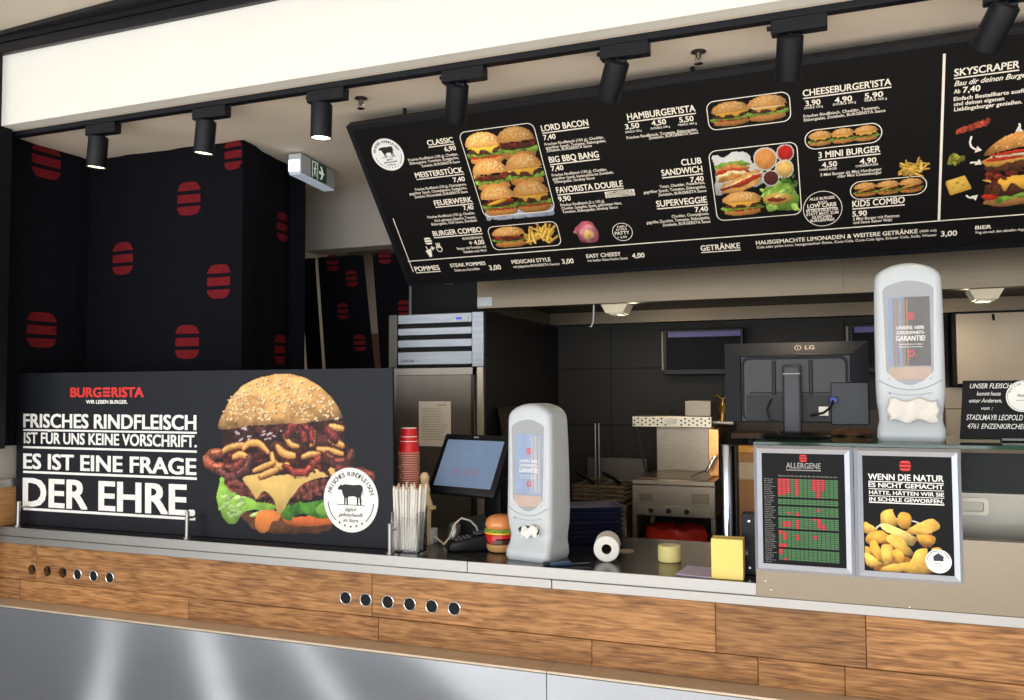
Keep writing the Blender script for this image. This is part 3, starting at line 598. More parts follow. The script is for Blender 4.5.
def paint_poster_fries(W, H):
    p = Paint(W, H, 120); s = W/100.0
    k = lambda x, y: ((x - 95)/555*100*s, (605 - y)/480*H)
    def F(pts, col, **kw): p.poly([k(*q) for q in pts], col, var=.16, vf=.08/s, sh=.45, wob=1.2*s, wf=.12/s, **kw)
    Y1, Y2, Y3 = (246, 190, 84), (232, 168, 62), (252, 208, 118)
    for a0, a1 in ((150, 95), (85, 30)):
        P = [(380 + 235*math.cos(math.radians(a)), 380 - 178*math.sin(math.radians(a))) for a in np.linspace(a0, a1, 14)]
        for A, B in zip(P, P[1:]): a = k(*A); b = k(*B); p.cap(a[0], a[1], b[0], b[1], 1.2*s, (206, 204, 202), sh=0, var=.03)
    for k2 in range(26):
        R = random.Random(k2); q = k(R.uniform(100, 560), R.uniform(330, 590)); p.ell(q[0], q[1], 9*s, 8*s, (150, 88, 30), wob=2*s, wf=.1/s)
    F([(218, 170), (300, 125), (325, 160), (335, 250), (270, 265), (232, 255)], Y1); F([(340, 185), (380, 148), (430, 155), (448, 190), (435, 255), (390, 275), (340, 240)], Y2)
    F([(400, 290), (560, 195), (625, 205), (645, 240), (600, 285), (450, 320)], Y1); F([(98, 235), (130, 240), (195, 295), (150, 330), (98, 310)], Y1)
    F([(480, 320), (510, 308), (600, 315), (612, 345), (590, 380), (500, 375)], Y2); F([(100, 370), (150, 315), (215, 295), (290, 330), (280, 360), (200, 400), (130, 400)], Y2)
    F([(220, 270), (270, 240), (470, 330), (475, 365), (430, 398), (330, 340)], Y3); F([(262, 345), (330, 320), (440, 430), (450, 470), (400, 470), (280, 390)], Y1)
    F([(98, 420), (135, 440), (150, 480), (98, 480)], Y2); F([(98, 470), (150, 485), (230, 545), (220, 570), (120, 570), (98, 545)], Y1)
    F([(138, 400), (175, 375), (205, 430), (225, 520), (200, 535), (150, 460)], Y2); F([(220, 420), (260, 395), (298, 405), (300, 470), (285, 555), (235, 545)], Y1)
    F([(305, 450), (340, 430), (385, 470), (390, 520), (340, 530), (310, 500)], Y2); F([(200, 605), (260, 560), (410, 525), (400, 575), (330, 605)], Y1)
    F([(390, 605), (415, 530), (470, 440), (530, 415), (560, 430), (555, 520), (550, 605)], Y1); F([(580, 415), (620, 400), (655, 415), (640, 440), (590, 435)], Y2)
    return p
def paint_tray(name):
    if name == 'six':
        p = Paint(8.2, 10.4, 100); p.poly([(.2, .1), (7.9, -.0), (8.1, 1.3), (.1, 1.2)], (178, 186, 202), wob=.3, wf=2, var=.1)
        for i, (x, y, kd, wm) in enumerate(((2.2, 8.4, 'plain', 1.16), (6.0, 8.5, 'bacon', .86), (2.1, 5.3, 'onion', 1.05), (6.1, 5.5, 'cheese', .9), (2.1, 2.3, 'tomato', .98), (6.1, 2.4, 'low', .85))): burger(p, x, y, 4.25, 3.85, kd, wm)
    elif name == 'combo':
        p = Paint(8, 3, 84); burger(p, 2.2, 1.5, 4.2, 3.0, 'bacon', .95)
        fries_pile(p, 5.6, 1.2, 3.6, 2.0, 30, .17, 1.6, 5)
    elif name == 'two':
        p = Paint(7.2, 2.9, 84); burger(p, 1.95, 1.4, 3.6, 2.85, 'low', .86); burger(p, 5.3, 1.5, 3.7, 2.95, 'egg', .9)
    elif name == 'club':
        p = Paint(8.4, 7.2, 110)
        p.poly([(.1, 6.8), (1.4, 6.6), (2.2, 6.9), (3.9, 6.7), (4.2, 5.6), (5.2, 4.4), (4.6, 3.3), (2.2, 2.8), (.2, 2.7), (-.1, 3.4), (.4, 5)], (214, 212, 208), wob=.15, wf=1.5, var=.08)
        for k, (y, c) in enumerate(((6.0, LET), (5.6, BUN2), (5.2, TOM), (4.95, (236, 214, 160)), (4.6, BUN2))): p.poly([(.4, y - .2), (2, y + .1), (3.6, y - .2), (3.7, y - .5), (1.5, y - .5), (.5, y - .55)], c, wob=.15, wf=2, var=.2, vf=3)
        for k, (o, c) in enumerate(((0, BUN), (-.3, (236, 214, 160)), (-.5, TOM), (-.75, BAC), (-1.0, BUN))): p.poly([(.7, 3.6 + o*.5), (2.6, 4.3 + o), (4.6, 5.0 + o), (4.7, 4.7 + o), (2.8, 3.8 + o), (1.0, 3.2 + o*.4)], c, wob=.12, wf=2, var=.2, vf=3)
        p.poly([(4.9, 3.0), (7.2, 3.3), (8.2, 2.6), (8.2, .8), (6.6, .4), (5, 1)], LET, wob=.3, wf=1.5, var=.25, vf=2)
        burger(p, 2.6, 1.5, 4.2, 2.7, 'low', .95)
        for k in range(16): R = random.Random(k); p.ell(R.uniform(4.6, 8.1), R.uniform(.5, 3.0), .5, .25, jit(R, (150, 184, 84), .7, 1.3), rot=R.uniform(-.6, .6), wob=.2, wf=2, var=.2)
        p.ell(6.3, 1.7, 1.5, .6, (206, 160, 80), wob=.1, wf=2); p.ell(6.2, 1.6, 1.0, .2, BAC, wob=.1, wf=2); p.ell(6.5, 1.95, .6, .16, (232, 206, 130), rot=.2)
        for x, y, r, c in ((5.4, 5.9, 1.2, (226, 150, 78)), (7.4, 6.3, .88, (186, 36, 26)), (7.2, 4.7, .95, (232, 186, 104)), (5.8, 3.9, .85, (86, 42, 34))):
            p.ell(x, y, r, r, (214, 206, 196), sh=.1); p.ell(x, y, r*.86, r*.86, c, var=.12, vf=2, sh=.25)
        for k in range(14): R = random.Random(k + 60); p.ell(R.uniform(6.9, 8.3), R.uniform(3.0, 3.9), .28, .12, jit(R, (70, 112, 44), .6, 1.2), rot=R.uniform(-1.2, 1.2), wob=.1, wf=3)
    elif name in ('mini', 'kids'):
        p = Paint(7.8, 2.1, 84)
        for k in range(3): burger(p, 1.45 + 2.45*k, 1.05, 2.62, 2.0, 'cheese' if name == 'mini' else 'tomato', .92)
    elif name == 'fries':
        p = Paint(3.2, 3, 46); fries_pile(p, 1.5, 1.3, 2.2, 1.8, 34, .14, 1.1, 9, 2.8)
    elif name == 'onion':
        p = Paint(3, 3, 46); p.ell(1.6, 1.5, 1.3, 1.35, (186, 92, 104), wob=.25, wf=1, var=.2, vf=2); p.ell(1.6, 1.5, 1.05, 1.05, (214, 140, 146), wob=.2, wf=1.2, var=.25, vf=2); p.ell(1.7, 1.3, .62, .55, (230, 190, 130), wob=.15, wf=2, var=.2); p.ell(1.75, 1.25, .25, .22, (226, 172, 60)); p.ell(.25, 1.75, .25, .18, (196, 120, 120), wob=.05)
    elif name == 'sky':
        p = Paint(6.6, 7.2, 92); R = random.Random(11)
        p.ell(3.4, .5, 3.0, .5, (170, 116, 70), wob=.15, wf=1.5); p.poly([(.2, .9), (2, .5), (4, .8), (6.4, .5), (6.4, 1.3), (3, 1.4), (.3, 1.3)], LET, wob=.25, wf=1.5, var=.3, vf=2)
        p.ell(1.1, 1.1, .9, .35, TOM, rot=-.1); p.ell(3.4, 1.9, 3.1, .8, PATTY, wob=.2, wf=2, var=.35, vf=4); p.poly([(.6, 2.6), (2, 2.3), (2.6, 1.5), (3.3, 2.3), (4.6, 1.6), (6.3, 2.3), (6.3, 2.9), (.7, 2.9)], CHS, var=.12)
        for k in range(24): p.ell(R.uniform(.5, 6.3), R.uniform(2.6, 3.6), .5, .2, jit(R, BAC, .6, 1.3), rot=R.uniform(-.6, .6), wob=.15, wf=2, var=.3)
        p.ell(3.3, 3.9, 3.1, .45, PATTY, wob=.2, wf=2, var=.35, vf=4); p.poly([(.2, 4.3), (1.5, 4.0), (3.6, 4.4), (6.3, 4.1), (6.3, 4.7), (.4, 4.8)], (206, 150, 70), wob=.12, wf=2, var=.2)
        p.ell(2.6, 4.75, 2.3, .2, TOM, rot=.06); p.poly([(.6, 5.0), (3, 5.2), (6.4, 5.3), (6.3, 5.0), (3, 4.8)], (238, 216, 180), wob=.1, wf=2); p.ell(3.6, 5.25, 2.9, .18, TOM, rot=.06)
        p.poly([(.15, 5.1), (.9, 6.0), (2.4, 6.8), (4.2, 7.1), (6.2, 6.8), (6.6, 6.2), (6.6, 5.7), (4, 5.6), (1.5, 5.3)], (206, 142, 72), var=.14, vf=1, sh=.45)
        for k in range(40): p.ell(R.uniform(1.2, 6.3), R.uniform(5.7, 6.8), .09, .05, (240, 212, 150), rot=R.uniform(-1, 1), sh=0)
    elif name == 'bacon':
        p = Paint(3.5, 1.6, 56); R = random.Random(2)
        for k in range(26): t = k/25; p.ell(.3 + 2.9*t, .45 + .7*t + .12*math.sin(k*1.3), .34, .22, jit(R, (146, 58, 40), .7, 1.5), rot=R.uniform(-1, 1), wob=.1, wf=3, var=.35, vf=5)
    elif name == 'relish':
        p = Paint(2, 1.7, 40); R = random.Random(8)
        for k in range(26): p.ell(1 + R.uniform(-.7, .7), .8 + R.uniform(-.5, .5), .3, .18, jit(R, (152, 146, 56), .6, 1.2), rot=R.uniform(-1.5, 1.5), wob=.08, wf=4, var=.3, vf=6)
    else:
        p = Paint(2.9, 2.4, 48); p.poly([(.1, 1.5), (.6, .3), (.75, .25), (2.8, .75), (2.75, 1.0), (2.1, 2.1), (2.0, 2.2), (.2, 1.8)], (232, 188, 84), smooth=False, var=.06, vf=1, sh=.2); p.poly([(.1, 1.5), (.6, .3), (.75, .25), (2.8, .75), (2.75, .98), (.72, .5), (.25, 1.7)], (206, 150, 50), smooth=False, var=.05, sh=0)
        for x, y, r in ((1.3, 1.5, .22), (1.9, 1.2, .16), (.9, 1.0, .14), (1.6, 1.85, .12)): p.ell(x, y, r, r*.6, (196, 142, 50), sh=.1)
    return p
# ------------------------------------------------------------------ the setting
ZC = 2.80          # ceiling behind the bulkhead
ZW = 1.017         # counter worktop
XL = -3.575        # left wall
def sbox(name, mat, label, cat, *a, **k): return struct(MB().box(*a, **k).done(name, mat), label, cat)
sbox('floor', M('floor_tiles', S(176, 172, 168), .85, 0, .12, 3), 'grey tiled restaurant floor', 'floor', -14, 6, -3.9, 6.2, -.1, 0)
sbox('ceiling', ceil_paint, 'beige grey ceiling above the kitchen with the track lights', 'ceiling', XL, 2.2, 2.7405, 6.0, ZC, ZC + .06)
sbox('ceiling.001', hall_ceil, 'pale ceiling of the dining hall at the top left corner', 'ceiling', -14, 6, -3.9, 2.76, 3.20, 3.28)
sbox('wall_front', white_paint, 'white bulkhead above the counter opening', 'wall', -3.47, 2.2, 2.68, 2.74, ZC, 3.199)
mb = MB(); mb.box(-7, 2.2, 2.652, 2.6795, 3.114, 3.160, .003, 1); mb.box(-7, 2.2, 2.644, 2.6795, 3.1602, 3.199); mb.prism([(-3.7, 2.640), (-3.7, 2.643), (2.0, 2.643), (2.0, 2.30)], Frame((0, 0, 0), (1, 0, 0), (0, 1, 0)), 3.182, 3.1995)
struct(mb.done('trim_1', M('dark_profile', S(30, 30, 34), .4, .3, .06, 20)), 'black metal profile where the bulkhead meets the hall ceiling', 'trim')
sbox('trim_2', black_matt, 'black edge post at the left end of the bulkhead', 'trim', -3.60, -3.4705, 2.60, 2.735, 1.37, 3.1135)
sbox('wall_left.001', black_matt, 'black hall wall left of the counter opening', 'wall', -14, -3.6005, 2.60, 2.6715, 0, 3.113)
sbox('wall_left', grey_wall, 'grey side wall at the far left behind the counter', 'wall', XL - .08, XL, 2.672, 6.0, 0, ZC)
sbox('trim_3', M('oak_cladding', S(176, 128, 78), .5, 0, .22, 26, (1, .5, 5)), 'oak cladding on the low left wall beside the counter', 'trim', XL + .0005, XL + .022, 2.69, 3.2, ZW + .001, 1.19)
sbox('trim_4', steel, 'steel strip capping the oak cladding on the left wall', 'trim', XL + .0005, XL + .03, 2.69, 3.2, 1.1905, 1.225)
sbox('wall_rear', M('bulkhead_paint', S(182, 174, 164), .9, 0, .03, 4), 'grey drop wall above the passage at the back left', 'wall', -2.95, -1.3, 4.22, 4.36, 2.44, ZC)
sbox('wall_passage', M('passage_wall', S(150, 142, 132), .85, 0, .08, 2), 'dim wall at the end of the passage behind the banners', 'wall', XL, -1.7, 5.7, 5.78, 0, ZC)
area('passage_fill', (-2.7, 5.0, 2.7), (0, 0, 0), .3, .3, 6, (1, .9, .75))  # unseen fill light added to brighten the dark passage
sbox('trim_5', M('passage_oak', S(96, 70, 48), .5, 0, .2, 14), 'brown wooden cladding at the end of the passage', 'trim', XL + .001, -1.7, 5.66, 5.699, 0, 2.05)
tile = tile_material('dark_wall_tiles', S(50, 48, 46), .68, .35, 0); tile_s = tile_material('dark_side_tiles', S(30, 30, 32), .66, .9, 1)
sbox('wall_back', tile, 'dark tiled back wall of the kitchen', 'wall', -1.78, 2.2, 5.2, 5.28, 0, ZC)
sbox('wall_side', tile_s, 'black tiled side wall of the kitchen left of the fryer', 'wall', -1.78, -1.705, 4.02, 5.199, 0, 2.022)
sbox('wall_right', grey_wall, 'right side wall of the kitchen', 'wall', 2.2, 2.28, 2.6, 6.0, 0, ZC)
mb = MB(); mb.box(-2.315, -1.80, 4.365, 4.42, 0, 2.44); struct(mb.done('wall_pier', black_paint), 'black wall pier behind the steel refrigerator', 'wall')
sbox('trim_6', steel, 'thin steel corner strip of the black pier above the refrigerator', 'trim', -2.33, -2.316, 4.365, 4.42, 0, 2.44)

mb = MB(); xs = [-14, -9.50, -9.36, -8.73, -8.53, -7.94, -7.75, -7.0]  # unseen wall added so its slots throw sun strips on the floor
for a_, b_ in zip(xs[0::2], xs[1::2]): mb.box(a_, b_, -3.95, -3.901, 0, 3.2)
struct(mb.done('wall_sun_slots', grey_wall), 'unseen slotted wall added behind the camera to cut the sun into strips', 'wall')

# ------------------------------------------------------------------ service counter
ct = thing('service_counter', 'long service counter with dark steel top, oak plank front and brushed steel base', 'counter', (-1, 3, 0))
mb = MB(); mb.box(XL + .003, 1.6, 2.7865, 3.46, ZW - .034, ZW, .001, 1); mb.done('worktop', steel_dk, ct)
mb = MB(); mb.box(XL + .003, -1.2535, 2.778, 2.786, ZW - .036, ZW + .0005); mb.box(-1.2505, 1.6, 2.778, 2.786, ZW - .036, ZW + .0005); mb.done('worktop_edge', steel, ct)
mb = MB(); mb.box(XL + .003, -.9375, 2.770, 2.80, .949, ZW - .0365, .002, 1); mb.box(-.9365, 1.6, 2.770, 2.80, .949, ZW - .0365, .002, 1); mb.done('steel_lip', steel, ct)
mb = MB(); mb.box(XL + .003, 1.6, 2.83, 3.45, .0, ZW - .036); mb.done('carcass', black_paint, ct)
# oak planks, two rows, cut by real holes
def planks(z0, z1, joints, dy):
    xs = [XL + .003] + joints + [1.6]; out = []
    for a, b in zip(xs, xs[1:]): out.append((a + .0008, b - .0008, z0, z1, 2.80 + random.uniform(-dy, dy)))
    return out
PL = planks(.7865, .9485, [-3.345, -1.648, -.40, .041, .9], .0008) + planks(.699, .7845, [-3.44, -2.50, -1.62, -.807, -.272, -.02, .7], .0008)
bm = bmesh.new(); lay = None
me = bpy.data.meshes.new('oak_front'); vv, ff, tone = [], [], []
tmp = MB(); cnt = []
for a, b, c, d, y in PL:
    n0 = len(tmp.bm.faces); tmp.box(a, b, y, 2.829, c, d, .0015, 1); cnt.append(len(tmp.bm.faces) - n0)
bmesh.ops.recalc_face_normals(tmp.bm, faces=tmp.bm.faces); tmp.bm.to_mesh(me); tmp.bm.free(); bm.free()
at = me.attributes.new('plank', 'FLOAT_VECTOR', 'FACE'); vals = []; R5 = random.Random(12)
for c in cnt: vals += [R5.random(), R5.random(), R5.random()]*0 or list((lambda t: t*c)([R5.random(), R5.random(), R5.random()]))
at.data.foreach_set('vector', vals); me.materials.append(OAK)
HOLES = [(-3.37, .835, .0225, 0), (-3.277, .835, .0225, 0), (-3.187, .835, .0225, 0), (-3.098, .834, .0225, 1), (-3.007, .834, .0225, 1), (-2.917, .834, .0225, 1)] + [(x, .845, .024, 1) for x in (-1.759, -1.673, -1.580, -1.490, -1.401, -1.312)]
cut = MB()
for x, z, r, k in HOLES: cut.cyl((x, 2.78, z), (x, 2.8265, z), r, n=28)
co = cut.done('cutter', None, None, False); wo = bpy.data.objects.new('t', me); COL.objects.link(wo)
md = wo.modifiers.new('b', 'BOOLEAN'); md.operation = 'DIFFERENCE'; md.solver = 'EXACT'; md.object = co; bpy.context.view_layer.update()
me2 = bpy.data.meshes.new_from_object(wo.evaluated_get(bpy.context.evaluated_depsgraph_get())); bpy.data.objects.remove(wo); bpy.data.objects.remove(co)
link_mesh('oak_front', me2, OAK, ct)
for x, z, r, k in HOLES:
    if k:
        h = MB().torus((x, 2.7985, z), (0, 1, 0), r - .0005, .0028, 28, 8).done('hole_ring', chrome, ct)
        mb = MB(); mb.lathe([(r - .001, 0), (r - .003, 0), (r - .003, .024), (r - .001, .024)], n=24); mb.xf(Matrix.Translation((x, 2.8255, z)) @ Matrix.Rotation(PI/2, 4, 'X')); mb.done('hole_liner', black_paint, ct)
    MB().cyl((x, 2.8225, z), (x, 2.8262, z), r*.97, n=24).done('hole_back', black_paint, ct)
mb = MB(); mb.box(XL + .003, -.934, 2.702, 2.829, .690, .6985, .001, 1); mb.box(-.9325, 1.6, 2.702, 2.829, .690, .6985, .001, 1); mb.done('steel_ledge', M('ledge_steel', S(206, 190, 168), .5, .5, .06, 20), ct)
for a, b in ((XL + .003, -.934), (-.9325, 1.6)): MB().box(a, b, 2.700, 2.712, .06, .6895, .001, 1).done('steel_panel', steel_panel, ct)
MB().box(XL + .003, 1.6, 2.74, 2.76, 0, .06).done('plinth', black_matt, ct)

# ------------------------------------------------------------------ advertising panel on the counter
pf = Frame((-2.5, 2.87, 1.4), *PANEL_AXES)
ps = thing('advertising_panel', 'wide black advertising panel with big burger photograph standing on the counter', 'sign', (-2.55, 2.88, ZW + .0005))
P0 = (-1.0515, -.3815); P1 = (.893, .305)
MB().prism([P0, (P1[0], P0[1]), P1, (P0[0], P1[1])], pf, -.012, 0).done('panel_board', panel_black, ps, False)
L = Lettering(pf, .0012)
for t, u0, u1, v, h, st in PANEL_TEXT[1:]: L.text(t, u0, u1, v, h, 'P')
for a, b, w in (('r1a', 'r1b', .0085), ('r2a', 'r2b', .0095), ('r3a', 'r3b', .0105), ('r4a', 'r4b', .0115)):
    q = ((PP[a][1] + PP[b][1])/2); L.poly([(PP[a][0], q - w/2), (PP[b][0], q - w/2), (PP[b][0], q + w/2), (PP[a][0], q + w/2)])
L.done('slogan_lettering', ink_white, ps)
t, u0, u1, v, h, st = PANEL_TEXT[0]; w = u1 - u0; L = Lettering(pf, .0012)
L.text('BURG', u0, u0 + w*.435, v, h, 'S'); L.text('RISTA', u0 + w*.57, u1, v, h, 'S')
for k in range(3): L.poly(rrect(u0 + w*.452, v + h*(.00 + .375*k), u0 + w*.553, v + h*(.25 + .375*k), h*.06, 3))
L.done('logo_lettering', ink_red, ps)
paint_big_burger().mesh('burger_photograph', pf, PP['bg0'][0], PP['bg0'][1], PP['bg1'][0], PP['bg1'][1], .0008, ps)
cow_badge(pf, .0012, PP['badge'][0], PP['badge'][1], .1245, ps, .97)
for x in (-3.478, -2.524, -1.581):
    mb = MB(); mb.cyl((x, 2.815, ZW + .0005), (x, 2.815, 1.128), .0085, n=14); mb.cyl((x, 2.815, ZW + .0005), (x, 2.815, ZW + .006), .016, n=16)
    mb.cyl((x, 2.815, 1.10), (x, 2.86, 1.10), .004, n=8); mb.done('post', steel, ps)

# ------------------------------------------------------------------ menu board
bf = Frame((-.7, 3.06, 2.742), *BOARD_AXES)
mbd = thing('menu_board', 'long black menu board with burger photographs hanging tilted above the counter', 'menu board', (-.2, 3.3, 2.12))
MB().prism([(-1.245, -.815), (1.95, -.815), (1.95, 0), (-1.245, 0)], bf, -.045, -.0005).done('board_case', black_matt, mbd, False)
MB().prism([(-1.222, -.795), (1.92, -.795), (1.92, -.022), (-1.222, -.022)], bf, -.0004, .001).done('board_face', board_black, mbd, False)
mb = MB()
for u in (-1.0, .2, 1.4):
    p = bf(u, -.05, -.045); mb.cyl(p, (p.x, p.y, ZC), .008, n=10)
mb.done('hanger', black_matt, mbd)
LS, LB = Lettering(bf, .0022), Lettering(bf, .0022)
for t, u0, u1, v, h, st in BOARD_TEXT:
    if st[0] not in 'sm': L = Lettering(bf, .0022); L.text(t, u0, u1, v, h, st); L.done('heading_lettering' if 'u' in st else 'price_lettering' if ',' in t else 'line_lettering', ink_cream, mbd)
    else: LS.text(t, u0, u1, v, h, st)
LS.done('description_lettering', ink_cream, mbd)
rl = PTS['ruleL'][0]; rv = -.6765
LB.poly([(rl, rv - .0022), (1.9, rv - .0022), (1.9, rv + .0022), (rl, rv + .0022)])
dv = (PTS['divt'][0] + PTS['divb'][0])/2; LB.poly([(dv - .0042, rv), (dv + .0042, rv), (dv + .0042, -.05), (dv - .0042, -.05)])
lv = (PTS['vlt'][0] + PTS['vlb'][0])/2; LB.poly([(lv - .0018, PTS['vlb'][1]), (lv + .0018, PTS['vlb'][1]), (lv + .0018, PTS['vlt'][1]), (lv - .0018, PTS['vlt'][1])])
cu, cv = PTS['patty']; LB.quadband(circ(cu, cv, .043), circ(cu, cv, .0405)); cu, cv = PTS['low']; LB.quadband(circ(cu, cv, .070, .076), circ(cu, cv, .0675, .0735))
for nm in ('six', 'combo', 'two', 'club', 'mini', 'kids'):
    a, b, c, d = RECTS[nm]; r = (d - b)/2*.98 if nm in ('mini', 'kids') else .03; w = .0032
    if nm == 'six': b += .02
    LB.quadband(rrect(a, b, c, d, r, 8), rrect(a + w, b + w, c - w, d - w, r - w, 8))
# small meal icons, plus sign and arrows
for nm, k in (('ic1', 0), ('ic2', 1), ('ic3', 2)):
    cu, cv = PTS[nm]
    if k == 0:
        for P in burger_icon(cu, cv, .034, .036): LB.poly(P)
    elif k == 1:
        LB.quadband(circ(cu, cv - .004, .015, .018, 16), circ(cu, cv - .004, .011, .014, 16)); [LB.poly(seg((cu + s*.006, cv), (cu + s*.008, cv + .026), .005)) for s in (-1, 0, 1)]
    else: LB.poly([(cu - .004, cv - .024), (cu + .008, cv - .02), (cu + .016, cv + .02), (cu - .016, cv + .012)]); LB.poly(seg((cu, cv + .012), (cu - .006, cv + .034), .004))
cu, cv = PTS['plus']; LB.poly(seg((cu - .011, cv), (cu + .011, cv), .006)); LB.poly(seg((cu, cv - .011), (cu, cv + .011), .006))
for a, b, cvx in (('a1a', 'a1b', -.02), ('a2a', 'a2b', .004), ('a3a', 'a3b', -.012), ('a4a', 'a4b', .008)):
    A, B = Vector(PTS[a]), Vector(PTS[b]); n = Vector((-(B - A).y, (B - A).x)).normalized(); Q = [A + (B - A)*t + n*cvx*4*t*(1 - t) for t in (0, .25, .5, .75, .9)]
    for p, q in zip(Q, Q[1:]): LB.poly(seg(p, q, .006))
    d = (B - Q[3]).normalized(); m = Vector((-d.y, d.x)); LB.poly([tuple(B), tuple(B - d*.02 + m*.013), tuple(B - d*.02 - m*.013)])
# little inverse banner beside the double burger
a, b = PTS['inv0'], PTS['inv1']; h2 = (b[1] - a[1])/2
for k in range(2): LB.poly([(a[0] + .0, a[1] + h2*k + .001), (b[0], a[1] + h2*k + .001), (b[0], a[1] + h2*(k + 1) - .001), (a[0], a[1] + h2*(k + 1) - .001)])
LB.done('rules_and_outlines', ink_cream, mbd)
LK = Lettering(bf, .0028); LK.text('CHAMPIGNONS &', a[0] + .006, b[0] - .006, a[1] + h2 + .003, h2*.62, 'm'); LK.text('RÖSTZWIEBELN', a[0] + .006, b[0] - .006, a[1] + .003, h2*.62, 'm'); LK.done('inverse_lettering', ink_black, mbd)
for nm in ('six', 'combo', 'two', 'club', 'mini', 'kids', 'fries', 'onion', 'sky', 'bacon', 'relish', 'cheese'):
    a, b, c, d = RECTS[nm]; o = .008 if nm in ('six', 'combo', 'two', 'club', 'mini', 'kids') else 0
    paint_tray(nm).mesh('food_photograph', bf, a + o, b + (.0 if nm == 'six' else o), c - o, d - o*.6, .0018 if nm != 'fries' else .0026, mbd)
cow_badge(bf, .0012, PTS['badge'][0], PTS['badge'][1], .074, mbd)

# ------------------------------------------------------------------ light track and spotlights
TY = 2.775
tr = tag(MB().box(-3.555, 2.19, TY - .018, TY + .018, ZC - .024, ZC - .0005, .002, 1).done('light_track', black_matt), 'long black light track fixed under the kitchen ceiling edge', 'track')
lens_mat = M('lit_lens', S(255, 236, 200), .4, 0, .02, 6, emit=4.0)
refl_mat = M('lamp_reflector', S(70, 68, 66), .2, .8, .05)
def spot(x, dirv, label, lit=1.0, power=10, aim=None):
    t = thing('track_spotlight', label, 'spotlight', (x, TY, ZC - .0245), 0, 'black spotlights on the ceiling track')
    mb = MB(); mb.box(x - .062, x + .105, TY - .021, TY + .021, ZC - .070, ZC - .0245, .003, 1); mb.done('adapter', black_matt, t)
    MB().box(x - .075, x - .062, TY - .006, TY + .006, ZC - .05, ZC - .038).done('locking_lever', black_plastic, t)
    d = Vector(dirv).normalized(); piv = Vector((x - .005, TY, ZC - .080)); mb = MB(); mb.cyl((x - .005, TY, ZC - .070), piv, .010, n=12); mb.cyl(piv - Vector((.03, 0, 0)), piv + Vector((.03, 0, 0)), .010, n=12); mb.done('joint', black_matt, t)
    a = piv - d*.006; b = a + d*.135; R = .0405
    q = Vector((0, 0, 1)).rotation_difference(d).to_matrix().to_4x4(); m = Matrix.Translation(a) @ q
    mb = MB(); mb.lathe([(R - .006, .0), (R, .005), (R, .133), (R - .001, .135), (R - .0035, .135), (R - .0035, .122)], n=32); mb.xf(m); mb.done('lamp_body', black_matt, t)
    mb = MB(); mb.lathe([(.0365, .131), (.03, .1305), (.0, .1300)], n=28); mb.xf(m); mb.done('lens', lens_mat if lit else refl_mat, t)
    if power:
        l = bpy.data.lights.new('spot_beam', 'SPOT'); l.energy = power; l.color = (1.0, .84, .62); l.spot_size = math.radians(62); l.spot_blend = .8; l.shadow_soft_size = .02
        o = bpy.data.objects.new('spot_beam', l); COL.objects.link(o); o.location = b + d*.004
        o.rotation_euler = Vector((0, 0, -1)).rotation_difference(d).to_euler()
for i, (x, d, lab, lit, pw) in enumerate((
    (-2.995, (-.10, .02, -1), 'black track spotlight at the left end, in front of the dark curtain', 1, 5),
    (-2.412, (-.12, .03, -1), 'black track spotlight over the curtain, second from the left end', 1, 5),
    (-1.857, (-.02, .0, -1), 'black track spotlight beside the menu board corner, above the exit sign', 1, 7),
    (-1.280, (-.30, .50, -.80), 'black track spotlight above the round cow badge side of the menu board', 1, 9),
    (-.688, (-.40, .46, -.80), 'black track spotlight aimed at the middle of the menu board, left of the sprinkler', 1, 9),
    (-.134, (-.10, .50, -.85), 'black track spotlight right of the sprinkler, above the cheeseburger heading', 1, 9),
    (.458, (-.42, .46, -.78), 'black track spotlight at the top right corner, leaning left', 1, 9))): spot(x, d, lab, lit, pw)
for x, y, lab in ((-1.80, 2.96, 'small ceiling sprinkler beside the third spotlight from the left'), (-.456, 2.985, 'small ceiling sprinkler between two spotlights above the menu board')):
    t = thing('ceiling_sprinkler', lab, 'sprinkler', (x, y, ZC)); MB().lathe([(.026, 0), (.026, -.003), (.012, -.008), (.008, -.02), (.005, -.03)], (x, y, ZC - .0005), 20).done('body', M('sprinkler_brass', S(92, 84, 74), .35, .8), t)
    mb = MB(); mb.tube([(x - .009, y, ZC - .012), (x - .012, y, ZC - .03), (x, y, ZC - .042), (x + .012, y, ZC - .03), (x + .009, y, ZC - .012)], .002); mb.lathe([(.016, 0), (.016, -.002), (.004, -.004)], (x, y, ZC - .042), 16); mb.done('deflector', chrome, t)

# ------------------------------------------------------------------ exit sign
ex = thing('exit_sign', 'green and white illuminated exit sign hanging under the ceiling beside the curtain', 'sign', (-2.53, 3.70, ZC - .002))
exq = Matrix.Translation((-2.535, 3.70, 0)) @ Matrix.Rotation(math.radians(7), 4, 'Z')
mb = MB(); mb.box(-.034, .034, -.19, .19, ZC - .106, ZC - .010, .004, 2); mb.box(-.02, .02, -.05, .05, ZC - .0101, ZC - .001); mb.xf(exq); mb.done('housing', white_plastic, ex)
mb = MB(); mb.box(-.030, .030, -.20, -.1905, ZC - .100, ZC - .042, .003, 1); mb.xf(exq); mb.done('lamp_lens', M('lit_end_lens', S(224, 236, 255), .3, 0, .02, emit=1.6), ex)
mb = MB(); mb.box(-.030, .030, -.185, .185, ZC - .113, ZC - .1065); mb.xf(exq); mb.done('down_light', M('exit_down_light', S(196, 206, 224), .3, 0, .02, emit=.35), ex)
ef = Frame(exq @ Vector((.0345, 0, ZC - .058)), exq.to_3x3() @ Vector((0, 1, 0)), (0, 0, 1))
MB().prism([(-.085, -.045), (.085, -.045), (.085, .045), (-.085, .045)], ef, 0, .001).done('pictogram_field', M('exit_green', S(18, 70, 46), .4, 0, .03, emit=.12), ex, False)
L = Lettering(ef, .0016)
